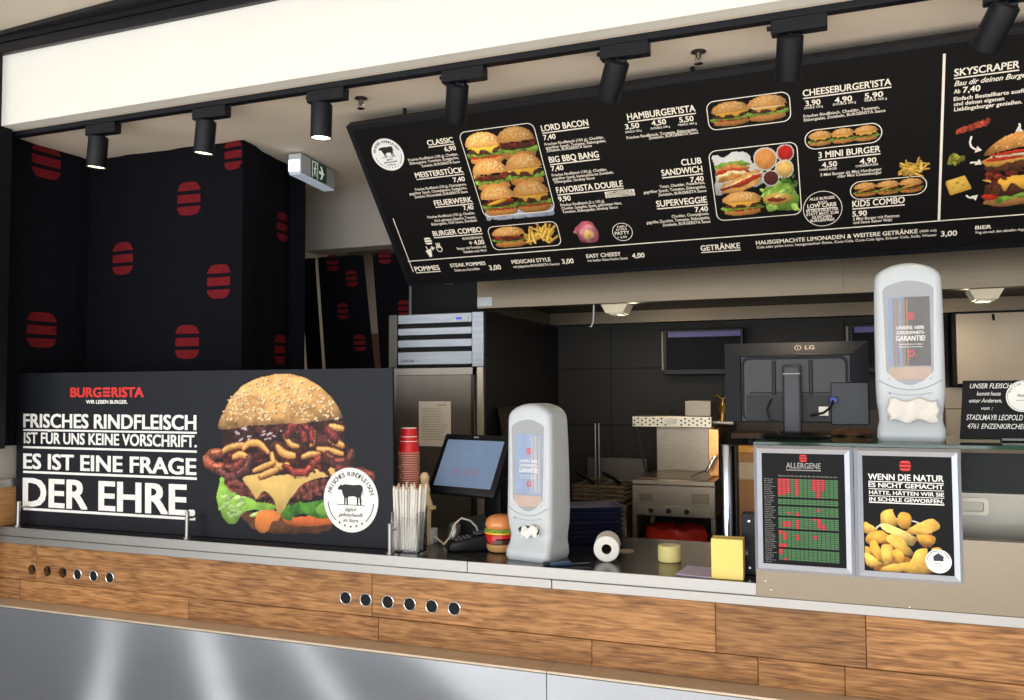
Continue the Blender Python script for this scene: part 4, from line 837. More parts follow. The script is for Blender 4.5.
L.poly([(0, -.008), (.035, -.008), (.035, .008), (0, .008)]); L.poly([(.028, .008), (.048, .008), (.03, .034), (.012, .034)]); L.poly([(.028, -.008), (.012, -.034), (.03, -.034), (.048, -.008)]); L.poly([(.025, -.012), (.065, 0), (.025, .012)])
L.quadband([(-.075, -.042), (-.012, -.042), (-.012, .042), (-.075, .042)], [(-.068, -.042), (-.019, -.042), (-.019, .036), (-.068, .036)])
L.poly(circ(-.040, .026, .007, None, 12)); L.poly(seg((-.042, .018), (-.048, -.006), .012)); L.poly(seg((-.048, -.006), (-.032, -.016), .007)); L.poly(seg((-.032, -.016), (-.034, -.034), .006)); L.poly(seg((-.048, -.008), (-.056, -.032), .006)); L.poly(seg((-.042, .014), (-.026, .004), .005)); L.poly(seg((-.044, .014), (-.06, .0), .005))
L.done('pictogram', M('exit_white', S(226, 236, 226), .4, 0, .02, emit=.35), ex)

# ------------------------------------------------------------------ curtain with burger logos
def cloth(path, z0, z1, amp, k, nz=14):
    """path: corner points; returns a function s -> (point, normal) and the length"""
    P = [Vector((a, b, 0)) for a, b in path]; L = [0]
    for a, b in zip(P, P[1:]): L.append(L[-1] + (b - a).length)
    def at(s, z):
        i = 0
        while i < len(L) - 2 and s > L[i + 1]: i += 1
        d = (P[i + 1] - P[i]).normalized(); n = Vector((d.y, -d.x, 0)); e = min(s - L[i], L[i + 1] - s); f = min(1, max(0, e/.05))
        w = amp*(math.sin(k*s + 1.3*math.sin(z*.9)) + .5*math.sin(k*2.3*s + 1 + z*.6))*f
        return P[i] + d*(s - L[i]) + n*w + Vector((0, 0, z)), n
    return at, L
def cloth_mesh(at, s0, s1, z0, z1, ds=.02, nz=16, brk=()):
    ss = sorted(set([s0 + (s1 - s0)*i/max(2, int((s1 - s0)/ds)) for i in range(max(2, int((s1 - s0)/ds)) + 1)] + [b for b in brk if s0 < b < s1])); mb = MB(); G = []
    for th in (0, 1):
        G.append([[mb.bm.verts.new(at(s, z0 + (z1 - z0)*j/nz)[0] - at(s, z0 + (z1 - z0)*j/nz)[1]*.003*th) for j in range(nz + 1)] for s in ss])
    for g in G:
        for a, b in zip(g, g[1:]):
            for j in range(nz): mb.bm.faces.new((a[j], b[j], b[j + 1], a[j + 1]))
    for j in range(nz):
        for i in (0, -1): mb.bm.faces.new((G[0][i][j], G[0][i][j + 1], G[1][i][j + 1], G[1][i][j]))
    for i in range(len(ss) - 1):
        for j in (0, nz): mb.bm.faces.new((G[0][i][j], G[0][i + 1][j], G[1][i + 1][j], G[1][i][j]))
    return mb
def cloth_logo(at, s, z, w, h, parent, name='printed_logo', zmax=None):
    V, F = [], []
    for P in burger_icon(0, 0, w, h):
        # strips so the print follows the folds
        xs = np.linspace(-w*.5, w*.5, 9); top = max(q[1] for q in P); bot = min(q[1] for q in P)
        def span(x):
            ys = []
            for (x0, y0), (x1, y1) in zip(P, P[1:] + P[:1]):
                if x0 != x1 and min(x0, x1) - 1e-9 <= x <= max(x0, x1) + 1e-9: ys.append(y0 + (y1 - y0)*(x - x0)/(x1 - x0))
            return min(ys), max(ys)
        n0 = len(V)
        for x in xs:
            for y in span(x*.999):
                zz = z + y if zmax is None else min(z + y, zmax)
                p, n = at(s + x, zz); V.append(tuple(p + n*.0025))
        F += [(n0 + 2*i, n0 + 2*i + 2, n0 + 2*i + 3, n0 + 2*i + 1) for i in range(8)]
    me = bpy.data.meshes.new(name); me.from_pydata(V, [], F); return link_mesh(name, me, fabric_red, parent)
cu_ = thing('curtain', 'tall black curtain printed with red burger logos hanging left behind the counter', 'curtain', (-3.1, 3.2, 1.1))
CP = [(-3.567, 2.738), (-3.567, 3.25), (-2.612, 3.25), (-2.70, 3.73), (-2.610, 3.745)]
cat_, CL = cloth(CP, 1.1, 2.79, .005, 17)
cloth_mesh(cat_, 0, CL[1], 1.375, ZC - .002, brk=CL).done('side_fabric', fabric, cu_, ang=60)
cloth_mesh(cat_, CL[1], CL[-1], 1.02, ZC - .002, brk=CL).done('fabric', fabric, cu_, ang=60)
for s, z, zm in ((2.995 - 2.738, 2.73, ZC - .004), (2.987 - 2.738, 1.915, None)): cloth_logo(cat_, s, z, .155, .172, cu_, zmax=zm)
for x, z in ((-3.335, 2.28), (-2.925, 2.545), (-2.925, 1.855), (-2.745, 2.137)): cloth_logo(cat_, CL[1] + x + 3.567, z, .135, .165, cu_)
for x, z, w in ((-2.672, 2.735, .105),): cloth_logo(cat_, CL[1] + x + 3.567, z, w, .15, cu_, zmax=ZC - .004)
for y, z in ((3.655, 2.46), (3.635, 1.83)): cloth_logo(cat_, CL[2] + y - 3.25, z, .12, .15, cu_)
# banners in the passage behind
def banner(x0, x1, lean0, lean1, logos, label):
    y = 4.45; t = thing('hanging_banner', label, 'banner', ((x0 + x1)/2, y, 1.0), 0, 'black banners in the passage'); 
    def at(s, z):
        f = (2.44 - z)/.68; a = x0 + lean0*f; b = x1 + lean1*f; k = (s - x0)/(x1 - x0); return Vector((a + (b - a)*k, y + .006*math.sin(s*30), z)), Vector((0, -1, 0))
    cloth_mesh(at, x0, x1, 1.0, 2.437, .03, 10).done('fabric', fabric, t)
    MB().cyl((x0, y + .004, 2.43), (x1, y + .004, 2.43), .008, n=10).done('rod', black_matt, t)
    for lx, lz in logos: cloth_logo(at, lx, lz, .078, .10, t)
kx = 4.45/4.28
banner(-3.14, -3.03, .06, .06, [], 'narrow plain black banner at the left of the passage, nearest the curtain')
banner(-3.005, -2.690, .06, .08, [(-2.905, 2.40), (-2.78, 2.295), (-2.86, 2.10), (-2.765, 1.905)], 'black banner with four red burger logos in the passage behind the counter')
banner(-2.625, -2.33, .06, .06, [(-2.54, 2.42), (-2.44, 2.10)], 'black banner partly hidden by the menu board, left of the refrigerator')
# ------------------------------------------------------------------ napkin dispensers
def disp_shell(z):
    """half width, front y, back y of the dispenser body at height z"""
    K = [(0, .092, -.100, .072), (.012, .097, -.106, .074), (.035, .096, -.104, .075), (.060, .090, -.088, .077), (.085, .091, -.078, .079), (.12, .096, -.086, .081), (.16, .098, -.092, .082), (.30, .098, -.087, .080), (.42, .097, -.086, .074), (.49, .096, -.086, .068), (.505, .0945, -.083, .064), (.514, .090, -.076, .058), (.520, .081, -.062, .048)]
    for a, b in zip(K, K[1:]):
        if z <= b[0]: t = (z - a[0])/(b[0] - a[0]); return tuple(a[i] + (b[i] - a[i])*t for i in (1, 2, 3))
    return K[-1][1:]
def dense(P):
    out = []
    for a, b in zip(P, P[1:] + P[:1]):
        n = 10 if math.hypot(b[0] - a[0], b[1] - a[1]) > .03 else 1; out += [(a[0] + (b[0] - a[0])*k/n, a[1] + (b[1] - a[1])*k/n) for k in range(n)]
    return out
def make_dispenser(label, loc, rz, napkin_label, big):
    t = thing('napkin_dispenser', label, 'napkin dispenser', loc, rz)
    lift = lambda u, z: .033*(1 - (u/.098)**2)*min(1, (z - .38)/.12) if z > .38 else 0
    mb = MB(); rings = []
    for z in [0, .006, .012, .022, .035, .047, .06, .072, .085, .1, .12, .14, .16, .2, .3, .4, .42, .45, .49, .498, .505, .510, .514, .517, .520]:
        w, f, b = disp_shell(z); ring = []
        for u, v in dense(rrect(-w, f, w, b, .022, 6)): ring.append((u, v, z + lift(u, z)))
        rings.append(ring)
    for sc_ in (.75, .5, .25, .03): rings.append([(u*sc_, -.007 + (v + .007)*sc_, .520 + .0012*(1 - sc_) + lift(u*sc_, .52)) for u, v, _ in [(q[0], q[1], 0) for q in rings[22]]])
    mb.loft(rings); body = mb.done('body', white_plastic, t, local=True, ang=50)
    fy = lambda z: disp_shell(min(z, .47))[1]
    class CF(Frame):
        def __init__(s): s.O = Vector((0, 0, 0)); s.U = Vector((1, 0, 0)); s.V = Vector((0, 0, 1)); s.N = Vector((0, -1, 0))
        def __call__(s, u, v, d=0): return Vector((u, fy(v) - d, v))
    cf = CF()
    # window: straight sides, bowed foot
    def wpoly(m): 
        top, wt, wb = .478 - m, .076 - m, .070 - m; P = [(wt*math.cos(a)*1.0, 0) for a in ()]
        P = [(-wt + 2*wt*k/10, top + (.022*(1 - (2*k/10 - 1)**2))) for k in range(10, -1, -1)]
        P += [(-wt + (wt - wb)*k/8, top - (top - .215)*k/8) for k in range(1, 9)]
        P += [(-wb + 2*wb*k/12, .215 + m*.5 - (.045 - m*.3)*(1 - (2*k/12 - 1)**2)) for k in range(1, 12)]
        P += [(wb + (wt - wb)*k/8, .215 + (top - .215)*k/8) for k in range(0, 8)]
        return P
    MB().band(wpoly(-.004), wpoly(.004), cf, -.001, .0016).done('window_rim', white_plastic, t, local=True)
    def strip(u0, u1, v0, v1, d, name, mat, n=8):
        V = []; F = []
        for k in range(n + 1):
            v = v0 + (v1 - v0)*k/n; V += [tuple(cf(u0, v, d)), tuple(cf(u1, v, d))]
        F = [(2*k, 2*k + 1, 2*k + 3, 2*k + 2) for k in range(n)]; me = bpy.data.meshes.new(name); me.from_pydata(V, [], F); return link_mesh(name, me, mat, t, True)
    def fan(P, d, name, mat):
        V = [tuple(cf(u, v, d)) for u, v in P]; n = len(V); 
        # rows left/right so the sheet follows the curved front
        zs = sorted(set(round(v, 4) for u, v in P)); rows = []
        for z in np.linspace(min(zs) + .001, max(zs) - .001, 24):
            xs = []
            for (u0, v0), (u1, v1) in zip(P, P[1:] + P[:1]):
                if (v0 - z)*(v1 - z) < 0: xs.append(u0 + (u1 - u0)*(z - v0)/(v1 - v0))
            rows.append((min(xs), max(xs), z))
        VV = []; [VV.extend((tuple(cf(a, z, d)), tuple(cf(b, z, d)))) for a, b, z in rows]
        me = bpy.data.meshes.new(name); me.from_pydata(VV, [], [(2*k, 2*k + 1, 2*k + 3, 2*k + 2) for k in range(len(rows) - 1)]); return link_mesh(name, me, mat, t, True)
    fan(wpoly(.003), .0004, 'window_back', M('window_grey', S(150, 152, 158), .3, 0, .12, 9))
    strip(-.056, .060, .232, .445, .0010, 'advert_card', M('advert_card_brown', S(72, 66, 62), .4, 0, .25, 40, (1, 1, .15)) if big else M('advert_card_blue', S(128, 150, 186), .3, 0, .2, 16, (1, 1, .2)))
    if big:
        strip(-.056, -.012, .232, .445, .0014, 'window_reflection', M('window_reflection_blue', S(128, 146, 182), .4, 0, .2, 12, (1, 1, .2)))  # blue-grey strip paints the reflection on the left of the window
        for u, w in ((-.041, .006), (-.032, .007), (-.014, .009), (-.004, .004)): strip(u - w/2, u + w/2, .232, .44, .0018, 'napkin_fold', M('napkin_fold_tan', S(150, 126, 106), .7, 0, .15, 20, (1, 1, .2)))
    else:
        for u, w in ((.018, .006), (.034, .012), (.050, .008)): strip(u - w/2, u + w/2, .24, .44, .0018, 'napkin_fold', M('napkin_fold_grey', S(186, 182, 180), .6, 0, .15, 20, (1, 1, .2)))
    strip(-.060, .060, .19, .228, .0012, 'napkin_stack', M('napkin_stack_tan', S(196, 170, 154), .8, 0, .12, 20))
    L = Lettering(cf, .0026)
    for i, (tx, h, w) in enumerate((('UNSERE 100%', .0105, .078), ('ZUFRIEDENHEITS-', .0095, .080), ('GARANTIE!', .0155, .082))): L.text(tx, .004 - w/2, .004 + w/2, .345 - (0, .0150, .0355)[i], h, 'b')
    for i in range(2): L.text(('Wenn dir dein Burger nicht schmeckt,', 'bekommst du einen neuen.')[i], -.030, .038, .297 - .008*i, .004, 's')
    L.done('card_lettering', ink_white, t, True)
    L = Lettering(cf, .0026)
    for P in burger_icon(.006, .385, .020, .022): L.poly(P)
    L.quadband(circ(.006, .270, .010, .011, 20), circ(.006, .270, .0055, .006, 20)); L.done('card_logo', ink_red, t, True)
    fan(wpoly(.004), .0036, 'window_pane', M('smoky_window', (.85, .87, .9, 1), .06, 0, .02, trans=1.0) if False else M('smoky_window', (.86, .88, .92, 1), .05, 0, .02, alpha=.10, spec=.12))
    # smile seam, dispensing mouth and badge
    mb = MB(); mb.tube([cf(.088*(2*k/16 - 1), .188 - .030*(1 - (2*k/16 - 1)**2)*1.0, .0006) for k in range(17)], .0013, 6); mb.tube([cf(.060*(2*k/16 - 1), .150 - .008*(1 - (2*k/16 - 1)**2), .0004) for k in range(17)], .001, 6); mb.done('cover_seam', M('seam_grey', S(150, 156, 162), .5), t, local=True)
    P = [(.046*math.cos(a), .107 + (.014 if math.sin(a) > 0 else .024)*math.sin(a)) for a in [2*PI*k/24 for k in range(24)]]
    MB().prism(P, cf, -.006, .0010).done('mouth', M('mouth_dark', S(60, 52, 48), .7), t, local=True)
    MB().prism(circ(-.058, .148, .0042, None, 14), cf, 0, .0015).done('button', M('seam_grey', S(150, 156, 162)), t, local=True)
    # the napkin hanging out of the mouth
    q = Matrix.Translation(loc) @ Matrix.Rotation(rz, 4, 'Z'); V = []; R = random.Random(5 + big); nx, nz = 18, 10
    w, h = (.138, .066) if big else (.066, .036); cx = .006 if big else .014
    for j in range(nz + 1):
        for i in range(nx + 1):
            u = cx + (i/nx - .5)*w*(1 - .06*math.sin(j)); v = (.128 if big else .116) - h*j/nz + .006*math.sin(i*.7) + (0 if big else .012*(i/nx)) ; dd = .008 + .010*math.sin(j/nz*2.2) + .003*math.sin(i*1.1 + j*.6) + R.uniform(-.0012, .0012)
            V.append(q @ Vector((u, fy(max(.06, .107)) - dd - .002, v)))
    F = [(j*(nx + 1) + i, j*(nx + 1) + i + 1, (j + 1)*(nx + 1) + i + 1, (j + 1)*(nx + 1) + i) for j in range(nz) for i in range(nx)]
    me = bpy.data.meshes.new('paper_napkin'); me.from_pydata([tuple(v) for v in V], [], F); me.polygons.foreach_set('use_smooth', [True]*len(F)); o = link_mesh('paper_napkin', me, paper_white if not big else M('napkin_paper', S(232, 226, 218), .9, 0, .03, 20))
    sd = o.modifiers.new('thickness', 'SOLIDIFY'); sd.thickness = .0015; tag(o, napkin_label, 'napkin')
    return t
d1_ = make_dispenser('white napkin dispenser standing on the counter worktop beside the toy burger', (-1.042, 2.95, ZW + .0005), math.radians(-10), 'small white napkin sticking out of the dispenser on the counter', 0); d1_.scale = (.93, .95, 1)
make_dispenser('white napkin dispenser standing on the glass top right of the monitor', (.188, 2.99, 1.4565), math.radians(-2), 'large white napkin hanging out of the dispenser on the glass top', 1)

# ------------------------------------------------------------------ glass display case at the right
ZG = 1.456
dc = thing('display_case', 'steel display case with green edged glass top on the right end of the counter', 'display case', (.5, 2.9, ZW + .0005))
mb = MB(); mb.box(-.270, 1.6, 2.764, 2.776, .9812, 1.188, .001, 1); mb.box(-.270, 1.6, 2.776, 2.80, 1.18, 1.188); mb.done('steel_front', M('case_steel', S(134, 123, 108), .36, 1, .05, 24, (1, 1, 30)), dc)
MB().box(-.272, 1.6, 2.770, 3.33, ZG - .011, ZG, .001, 1).done('glass_top', glass_green, dc)
MB().box(-.262, 1.6, 2.782, 2.788, 1.1885, ZG - .0115).done('front_glass', M('case_front_glass', (.25, .3, .28, 1), .04, 0, .01, alpha=.025, spec=.03), dc)
MB().box(-.262, 1.6, 3.0, 3.02, 1.30, 1.418).done('inner_panel', black_paint, dc)
MB().box(-.262, 1.6, 2.98, 3.3, 1.04, 1.298).done('inner_tray', M('tray_steel', S(150, 144, 132), .4, .8, .06, 10), dc)
MB().box(-.262, -.25, 2.80, 3.3, ZW + .001, ZG - .0115).done('side_post', steel, dc)
mb = MB(); mb.band(rrect(.20, 1.232, .398, 1.284, .012), rrect(.212, 1.242, .385, 1.273, .008), Frame((0, 2.9795, 0), (1, 0, 0), (0, 0, 1)), 0, .008); mb.done('handle', M('handle_beige', S(206, 196, 178), .4, .3), dc)
MB().box(.285, .330, 2.995, 2.9995, 1.402, 1.4165).done('red_reflection', ink_red, dc)  # red patch standing in for a reflection in the glass
for x, z in ((-.262, 1.03), (.14, .986), (-.245, 1.005)): MB().sphere((x + .02, 2.763, z), .0035, sy=.5, n=10).done('rivet', chrome, dc)

# ------------------------------------------------------------------ snap frames with posters
def snap_frame(name, label, x0, x1, z0, z1, bw):
    t = thing(name, label, 'poster', ((x0 + x1)/2, 2.76, z0)); fr = Frame((0, 2.7635, 0), (1, 0, 0), (0, 0, 1))
    O = [(x0, z0), (x1, z0), (x1, z1), (x0, z1)]; I = [(x0 + bw, z0 + bw), (x1 - bw, z0 + bw), (x1 - bw, z1 - bw), (x0 + bw, z1 - bw)]; mb = MB()
    A = [[mb.bm.verts.new(fr(u, v, d)) for u, v in P] for P, d in ((O, 0), (O, .007), ([(o[0]*.6 + i[0]*.4, o[1]*.6 + i[1]*.4) for o, i in zip(O, I)], .013), (I, .008), (I, 0))]
    for p, q in zip(A, A[1:]):
        for k in range(4): mb.bm.faces.new((p[k], p[(k + 1) % 4], q[(k + 1) % 4], q[k]))
    mb.done('frame', alu, t, False); MB().prism(I, fr, 0, .004).done('poster_sheet', M('poster_black', S(22, 21, 23), .4, 0, .06, 8, spec=.1), t, False)
    return t, Frame((0, 2.7635 - .0048, 0), (1, 0, 0), (0, 0, 1))
t1, f1 = snap_frame('poster_frame', 'silver framed allergen chart with red and green cells on the display case', -.270, .0155, 1.062, 1.446, .0235)
L = Lettering(f1, 0); [L.text(t, u0, u1, v, h, st) for t, u0, u1, v, h, st in FRAME_TEXT_A]
R = random.Random(3)
for k in range(46):                                        # tiny row captions and column captions
    z = 1.345 - .0056*k; L.text(R.choice(('Classic Burger', 'Mini Burger', 'Salat', 'Chili Sauce', 'Pommes', 'Limonade')), -.240, -.240 + R.uniform(.018, .034), z - .003, .0026, 's')
for k in range(14): L.text('Gluten'[:R.randint(3, 6)], -.198 + .0122*k, -.188 + .0122*k, 1.352, .004, 's')
L.done('chart_lettering', M('chart_grey_lettering', S(150, 147, 146), .6), t1)
L = Lettering(f1, 0); [L.poly(P) for P in burger_icon(-.125, 1.4085, .021, .022)]; L.done('poster_logo', ink_red, t1)
GR = Lettering(f1, .0003); slot = []
c0, c1, r0, r1 = -.2, -.027, 1.345, 1.098; NR, NCc = 44, 14; gaps = {10, 14, 20, 27, 37}
reds = [(0, 9, 0, 2), (0, 8, 2, 3), (0, 4, 2, 3), (0, 9, 4, 5), (0, 6, 8, 11), (6, 10, 9, 10), (16, 17, 9, 10), (18, 19, 2, 3), (18, 20, 4, 5), (21, 22, 8, 10), (22, 26, 9, 10), (24, 27, 10, 11), (22, 27, 4, 5), (23, 26, 1, 3), (28, 30, 0, 1), (29, 33, 1, 2), (30, 33, 4, 5), (30, 32, 8, 9), (35, 37, 0, 2), (38, 41, 0, 1), (43, 44, 1, 2)]
for r in range(NR):
    if r in gaps: continue
    za = r0 + (r1 - r0)*r/NR; zb = r0 + (r1 - r0)*(r + .82)/NR
    for c in range(NCc):
        xa = c0 + (c1 - c0)*c/NCc; xb = c0 + (c1 - c0)*(c + .90)/NCc; red = any(a <= r < b and p <= c < q for a, b, p, q in reds); slot.append(int(red)); GR.poly([(xa, zb), (xb, zb), (xb, za), (xa, za)])
tab = GR.done('allergen_table', M('chart_green', S(56, 106, 58), .5), t1); tab.data.materials.append(M('chart_red', S(190, 44, 46), .5)); tab.data.polygons.foreach_set('material_index', slot)
t2, f2 = snap_frame('poster_frame', 'silver framed poster of potato wedges on the display case', .0175, .302, 1.0605, 1.445, .0235)
L = Lettering(f2, .0002); [L.text(t, u0, u1, v, h, 'b') for t, u0, u1, v, h, st in FRAME_TEXT_B]
for k_, w in ((1, .0024), (2, .0018), (3, .0018), (4, .0032)): z = (FP['u%da' % k_][1] + FP['u%db' % k_][1])/2; L.poly([(.057, z - w/2), (.257, z - w/2), (.257, z + w/2), (.057, z + w/2)])
L.done('slogan_lettering', ink_white, t2)
L = Lettering(f2, .0002); [L.poly(P) for P in burger_icon(.157, 1.3935, .029, .030)]; L.done('poster_logo', ink_red, t2)
pp_ = paint_poster_fries(100, 92); pp_.mesh('wedges_photograph', f2, .0415, 1.0845, .246, 1.2675, .0002, t2)
mb = MB(); mb.prism(circ(.238, 1.1235, .034), f2, .0004, .001); bd = mb.done('badge', ink_white, t2, False)
L = Lettering(f2, .0013); L.arc('HAUSGEMACHTE WEDGES', .238, 1.1235, .027, .004, -80, 80, 'b'); L.poly([(.225, 1.124), (.251, 1.124), (.251, 1.135), (.254, 1.135), (.238, 1.147), (.222, 1.135), (.225, 1.135)])
for k in range(3): L.tc(('täglich frisch', 'aus echten', 'Kartoffeln')[k], .238, 1.116 - .005*k, .003, 's')
L.done('badge_lettering', M('badge_navy', S(36, 44, 62), .6), bd)

# ------------------------------------------------------------------ monitor seen from behind
mo = thing('monitor', 'black computer monitor seen from behind standing on the glass top', 'monitor', (-.15, 3.12, ZG + .0005))
my = 3.06; x0, x1, z0, z1 = -.392, .072, 1.506, 1.777
def rect4(a, b, c, d): return [(a, c), (b, c), (b, d), (a, d)]
frm = Frame((0, my, 0), (1, 0, 0), (0, 0, 1)); mb = MB(); rings = []
for P, d in ((rect4(x0, x1, z0, z1), -.022), (rect4(x0, x1, z0, z1), 0), (rect4(x0 + .055, x1 - .055, z0 + .002, z1 - .045), .030), (rect4(x0 + .058, x1 - .058, z0 + .004, z1 - .048), .022)): rings.append([frm(u, v, d) for u, v in P])
mb.loft(rings); mb.done('housing', grey_plastic, mo, ang=25)
MB().box(x0 + .004, x1 - .004, my + .0221, my + .026, z0 + .006, z1 - .004).done('screen', black_paint, mo)
ins = rrect(x0 + .064, x1 - .070, z0 + .004, z1 - .054, .022); MB().prism([(u, v) for u, v in rrect(x0 + .068, z0 + .008, x1 - .072, z1 - .058, .02)], frm, .0225, .0285).done('rear_cover', M('rear_cover_plastic', S(38, 38, 42), .45, 0, .08, 30), mo, False)
MB().band(rrect(x0 + .060, z0 + .006, x1 - .064, z1 - .050, .024), rrect(x0 + .0675, z0 + .0075, x1 - .0715, z1 - .0575, .02), frm, .0222, .0300).done('rim_groove', black_paint, mo)
MB().prism(rect4(x0 + .074, x0 + .344, z0 + .009, 1.600), frm, .0284, .0287).done('port_recess', M('port_recess', S(28, 28, 31), .6), mo, False)
MB().box(x0 + .085, x1 - .080, my - .0305, my - .0288, 1.604, 1.608).done('cover_groove', black_paint, mo)
MB().box(x0 + .345, x1 - .002, my - .033, my - .008, z0 - .006, 1.640, .003, 1).done('power_box', M('power_box_plastic', S(26, 28, 34), .45), mo)
for sx in (-.226, -.108): MB().box(sx - .006, sx + .006, my - .036, my - .0288, 1.60, 1.715, .002, 1).done('mount_rail', black_plastic, mo)
mb = MB(); mb.box(-.197, -.137, my - .060, my - .030, ZG + .012, 1.700, .012, 3); mb.done('stand_column', M('stand_plastic', S(46, 47, 52), .42, 0, .06), mo)
MB().box(-.195, -.139, my - .0615, my - .0603, 1.668, 1.671).done('column_line', M('column_line', S(120, 118, 116), .3, .6), mo)
mb = MB(); mb.lathe([(.112, 0), (.115, .004), (.105, .010), (.05, .014), (0, .0145)], (-.165, my + .02, ZG + .0005), 36); mb.done('base_disc', black_plastic, mo)
MB().box(-.085, -.055, my - .0306, my - .0287, 1.530, 1.560).done('spec_label', paper_white, mo); MB().box(-.045, -.020, my - .0306, my - .0287, 1.530, 1.560).done('spec_label', paper_white, mo)
MB().box(-.05, -.026, my - .055, my - .0288, 1.572, 1.592, .003, 1).done('video_plug', M('plug_blue', S(40, 62, 150), .4), mo)
MB().tube([(-.04, my - .055, 1.58), (-.045, my - .07, 1.56), (-.07, my - .06, 1.54), (-.11, my - .04, 1.53)], .004).done('video_cable', black_plastic, mo)
MB().tube([(-.235, my - .03, 1.585), (-.25, my - .045, 1.55), (-.235, my - .05, 1.50), (-.21, my - .06, 1.468), (-.2, my - .03, 1.466)], .003).done('power_cable', black_plastic, mo)
fl = Frame((0, my - .0150, z1 - .0225), (1, 0, 0), Vector((0, -.030, -.045)).normalized()*-1, Vector((0, -.83, .555)))
L = Lettering(fl, .0008); L.text('LG', -.125, -.095, -.004, .016, 'b'); L.quadband(circ(-.148, .004, .011, None, 20), circ(-.148, .004, .0085, None, 20)); L.poly(seg((-.148, .010), (-.148, -.001), .002)); L.done('maker_emblem', M('emblem_grey', S(150, 140, 126), .3, .4), mo)
mb = MB(); mb.lathe([(.062, 0), (.066, .006), (.055, .014), (.02, .018), (0, .018)], (0, 0, 0), 26, lambda a, j: (.006*math.sin(3*a), .002*math.sin(5*a)))
mb.xf(Matrix.Translation((.015, 3.20, ZG + .003)) @ Matrix.Diagonal((1.0, .6, 1.2, 1))); tag(mb.done('folded_cloth', M('brown_cloth', S(120, 84, 56), .8, 0, .2, 30)), 'brown folded cloth lying on the glass top beside the monitor base', 'cloth')

# ------------------------------------------------------------------ chalkboard sign
ch = thing('chalkboard_sign', 'black chalkboard with white handwriting and round sticker at the right edge', 'sign', (.47, 3.02, ZG + .0005))
cq = Frame((.455, 2.99, ZG + .006), Vector((.996, .02, 0.0)).normalized(), Vector((.09, .19, .97)).normalized()); cq.N = cq.U.cross(cq.V)
MB().prism([(-.128, 0), (.20, 0), (.20, .185), (-.128, .185)], cq, -.006, 0).done('slate', black_paint, ch, False)
L = Lettering(cq, .0012)
for t, u0, u1, v, h in (('UNSER FLEISCH', -.108, .006, .160, .0150), ('kommt heute', -.088, -.022, .137, .0125), ('unter Anderem,', -.108, -.018, .115, .0125), ('von :', -.074, -.042, .092, .0110), ('STADLMAYR LEOPOLD', -.114, .040, .060, .0165), ('4761 ENZENKIRCHEN', -.110, .055, .033, .0155)): L.text(t, u0, u1, v, h, 'h')
L.done('handwriting', ink_white, ch)
MB().prism(circ(.038, .135, .046, .049), cq, .0002, .0012).done('round_sticker', ink_white, ch, False)
L = Lettering(cq, .0018); L.arc('WIR SIND STOLZ AUF', .038, .135, .036, .005, -70, 70, 'b'); L.tc('Fleisch', .038, .133, .008, 'i'); L.tc('aus der Region', .038, .120, .004, 's'); L.quadband(circ(.038, .135, .0425, .0455), circ(.038, .135, .0415, .0445)); L.done('sticker_lettering', M('sticker_grey', S(90, 96, 110), .6), ch)
mb = MB(); mb.box(-.03, .03, -.012, .03, 0, .003); mb.box(-.03, .03, -.012, -.009, 0, .010); mb.xf(Matrix.Translation((.47, 2.985, ZG + .0005))); mb.done('slot_foot', M('foot_grey', S(120, 122, 124), .3), ch)
# ------------------------------------------------------------------ till and things left on the counter
def on(x, y, z=0): return (x, y, ZW + .0005 + z)
bx = tag(MB().box(-1.72, -1.588, 2.96, 3.10, ZW + .0005, 1.204, .006, 2).done('receipt_printer', black_plastic), 'black receipt printer behind the straws under the cup stack', 'printer')
# red paper cups, nested upside down
def cup(z, label, top):
    t = thing('paper_cup', label, 'cup', (-1.612, 3.02, z), 0, 'stacked red paper cups')
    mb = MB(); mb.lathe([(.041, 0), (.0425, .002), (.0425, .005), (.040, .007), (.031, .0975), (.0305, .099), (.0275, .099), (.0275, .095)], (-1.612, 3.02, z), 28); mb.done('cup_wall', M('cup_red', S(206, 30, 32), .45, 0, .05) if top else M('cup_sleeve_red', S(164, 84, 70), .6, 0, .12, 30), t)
    mb = MB(); mb.torus((-1.612, 3.02, z + .003), (0, 0, 1), .0418, .0018, 28, 6)
    mb.done('rim', M('cup_rim', S(206, 160, 140), .6), t)
    if top:
        mb = MB(); mb.lathe([(.0276, .0945), (.0312, .0985), (.0312, .1005), (.0276, .1005)], (-1.612, 3.02, z), 28); mb.done('base_rim', paper_white, t)
        for zz in (.048, .066): mb = MB(); mb.lathe([(.0362 - (zz - .048)*.1 + .0003, zz - .0012), (.0362 - (zz - .048)*.1 + .0003, zz + .0012)], (-1.612, 3.02, z), 28); mb.done('white_line', ink_white, t)
ORD = ['second', 'third', 'fourth', 'fifth', 'sixth', 'seventh', 'eighth', 'ninth', 'tenth', 'eleventh', 'twelfth', 'thirteenth', 'fourteenth', 'fifteenth', 'sixteenth', 'seventeenth', 'eighteenth', 'nineteenth', 'twentieth']
N_C = 19
for k in range(N_C): cup(1.2045 + .0088*k, 'red brown paper cup rim in the upside down stack, %s cup from the top' % ORD[N_C - 1 - k], False)
cup(1.2045 + .0088*N_C, 'bright red paper cup on top of the upside down cup stack', True)
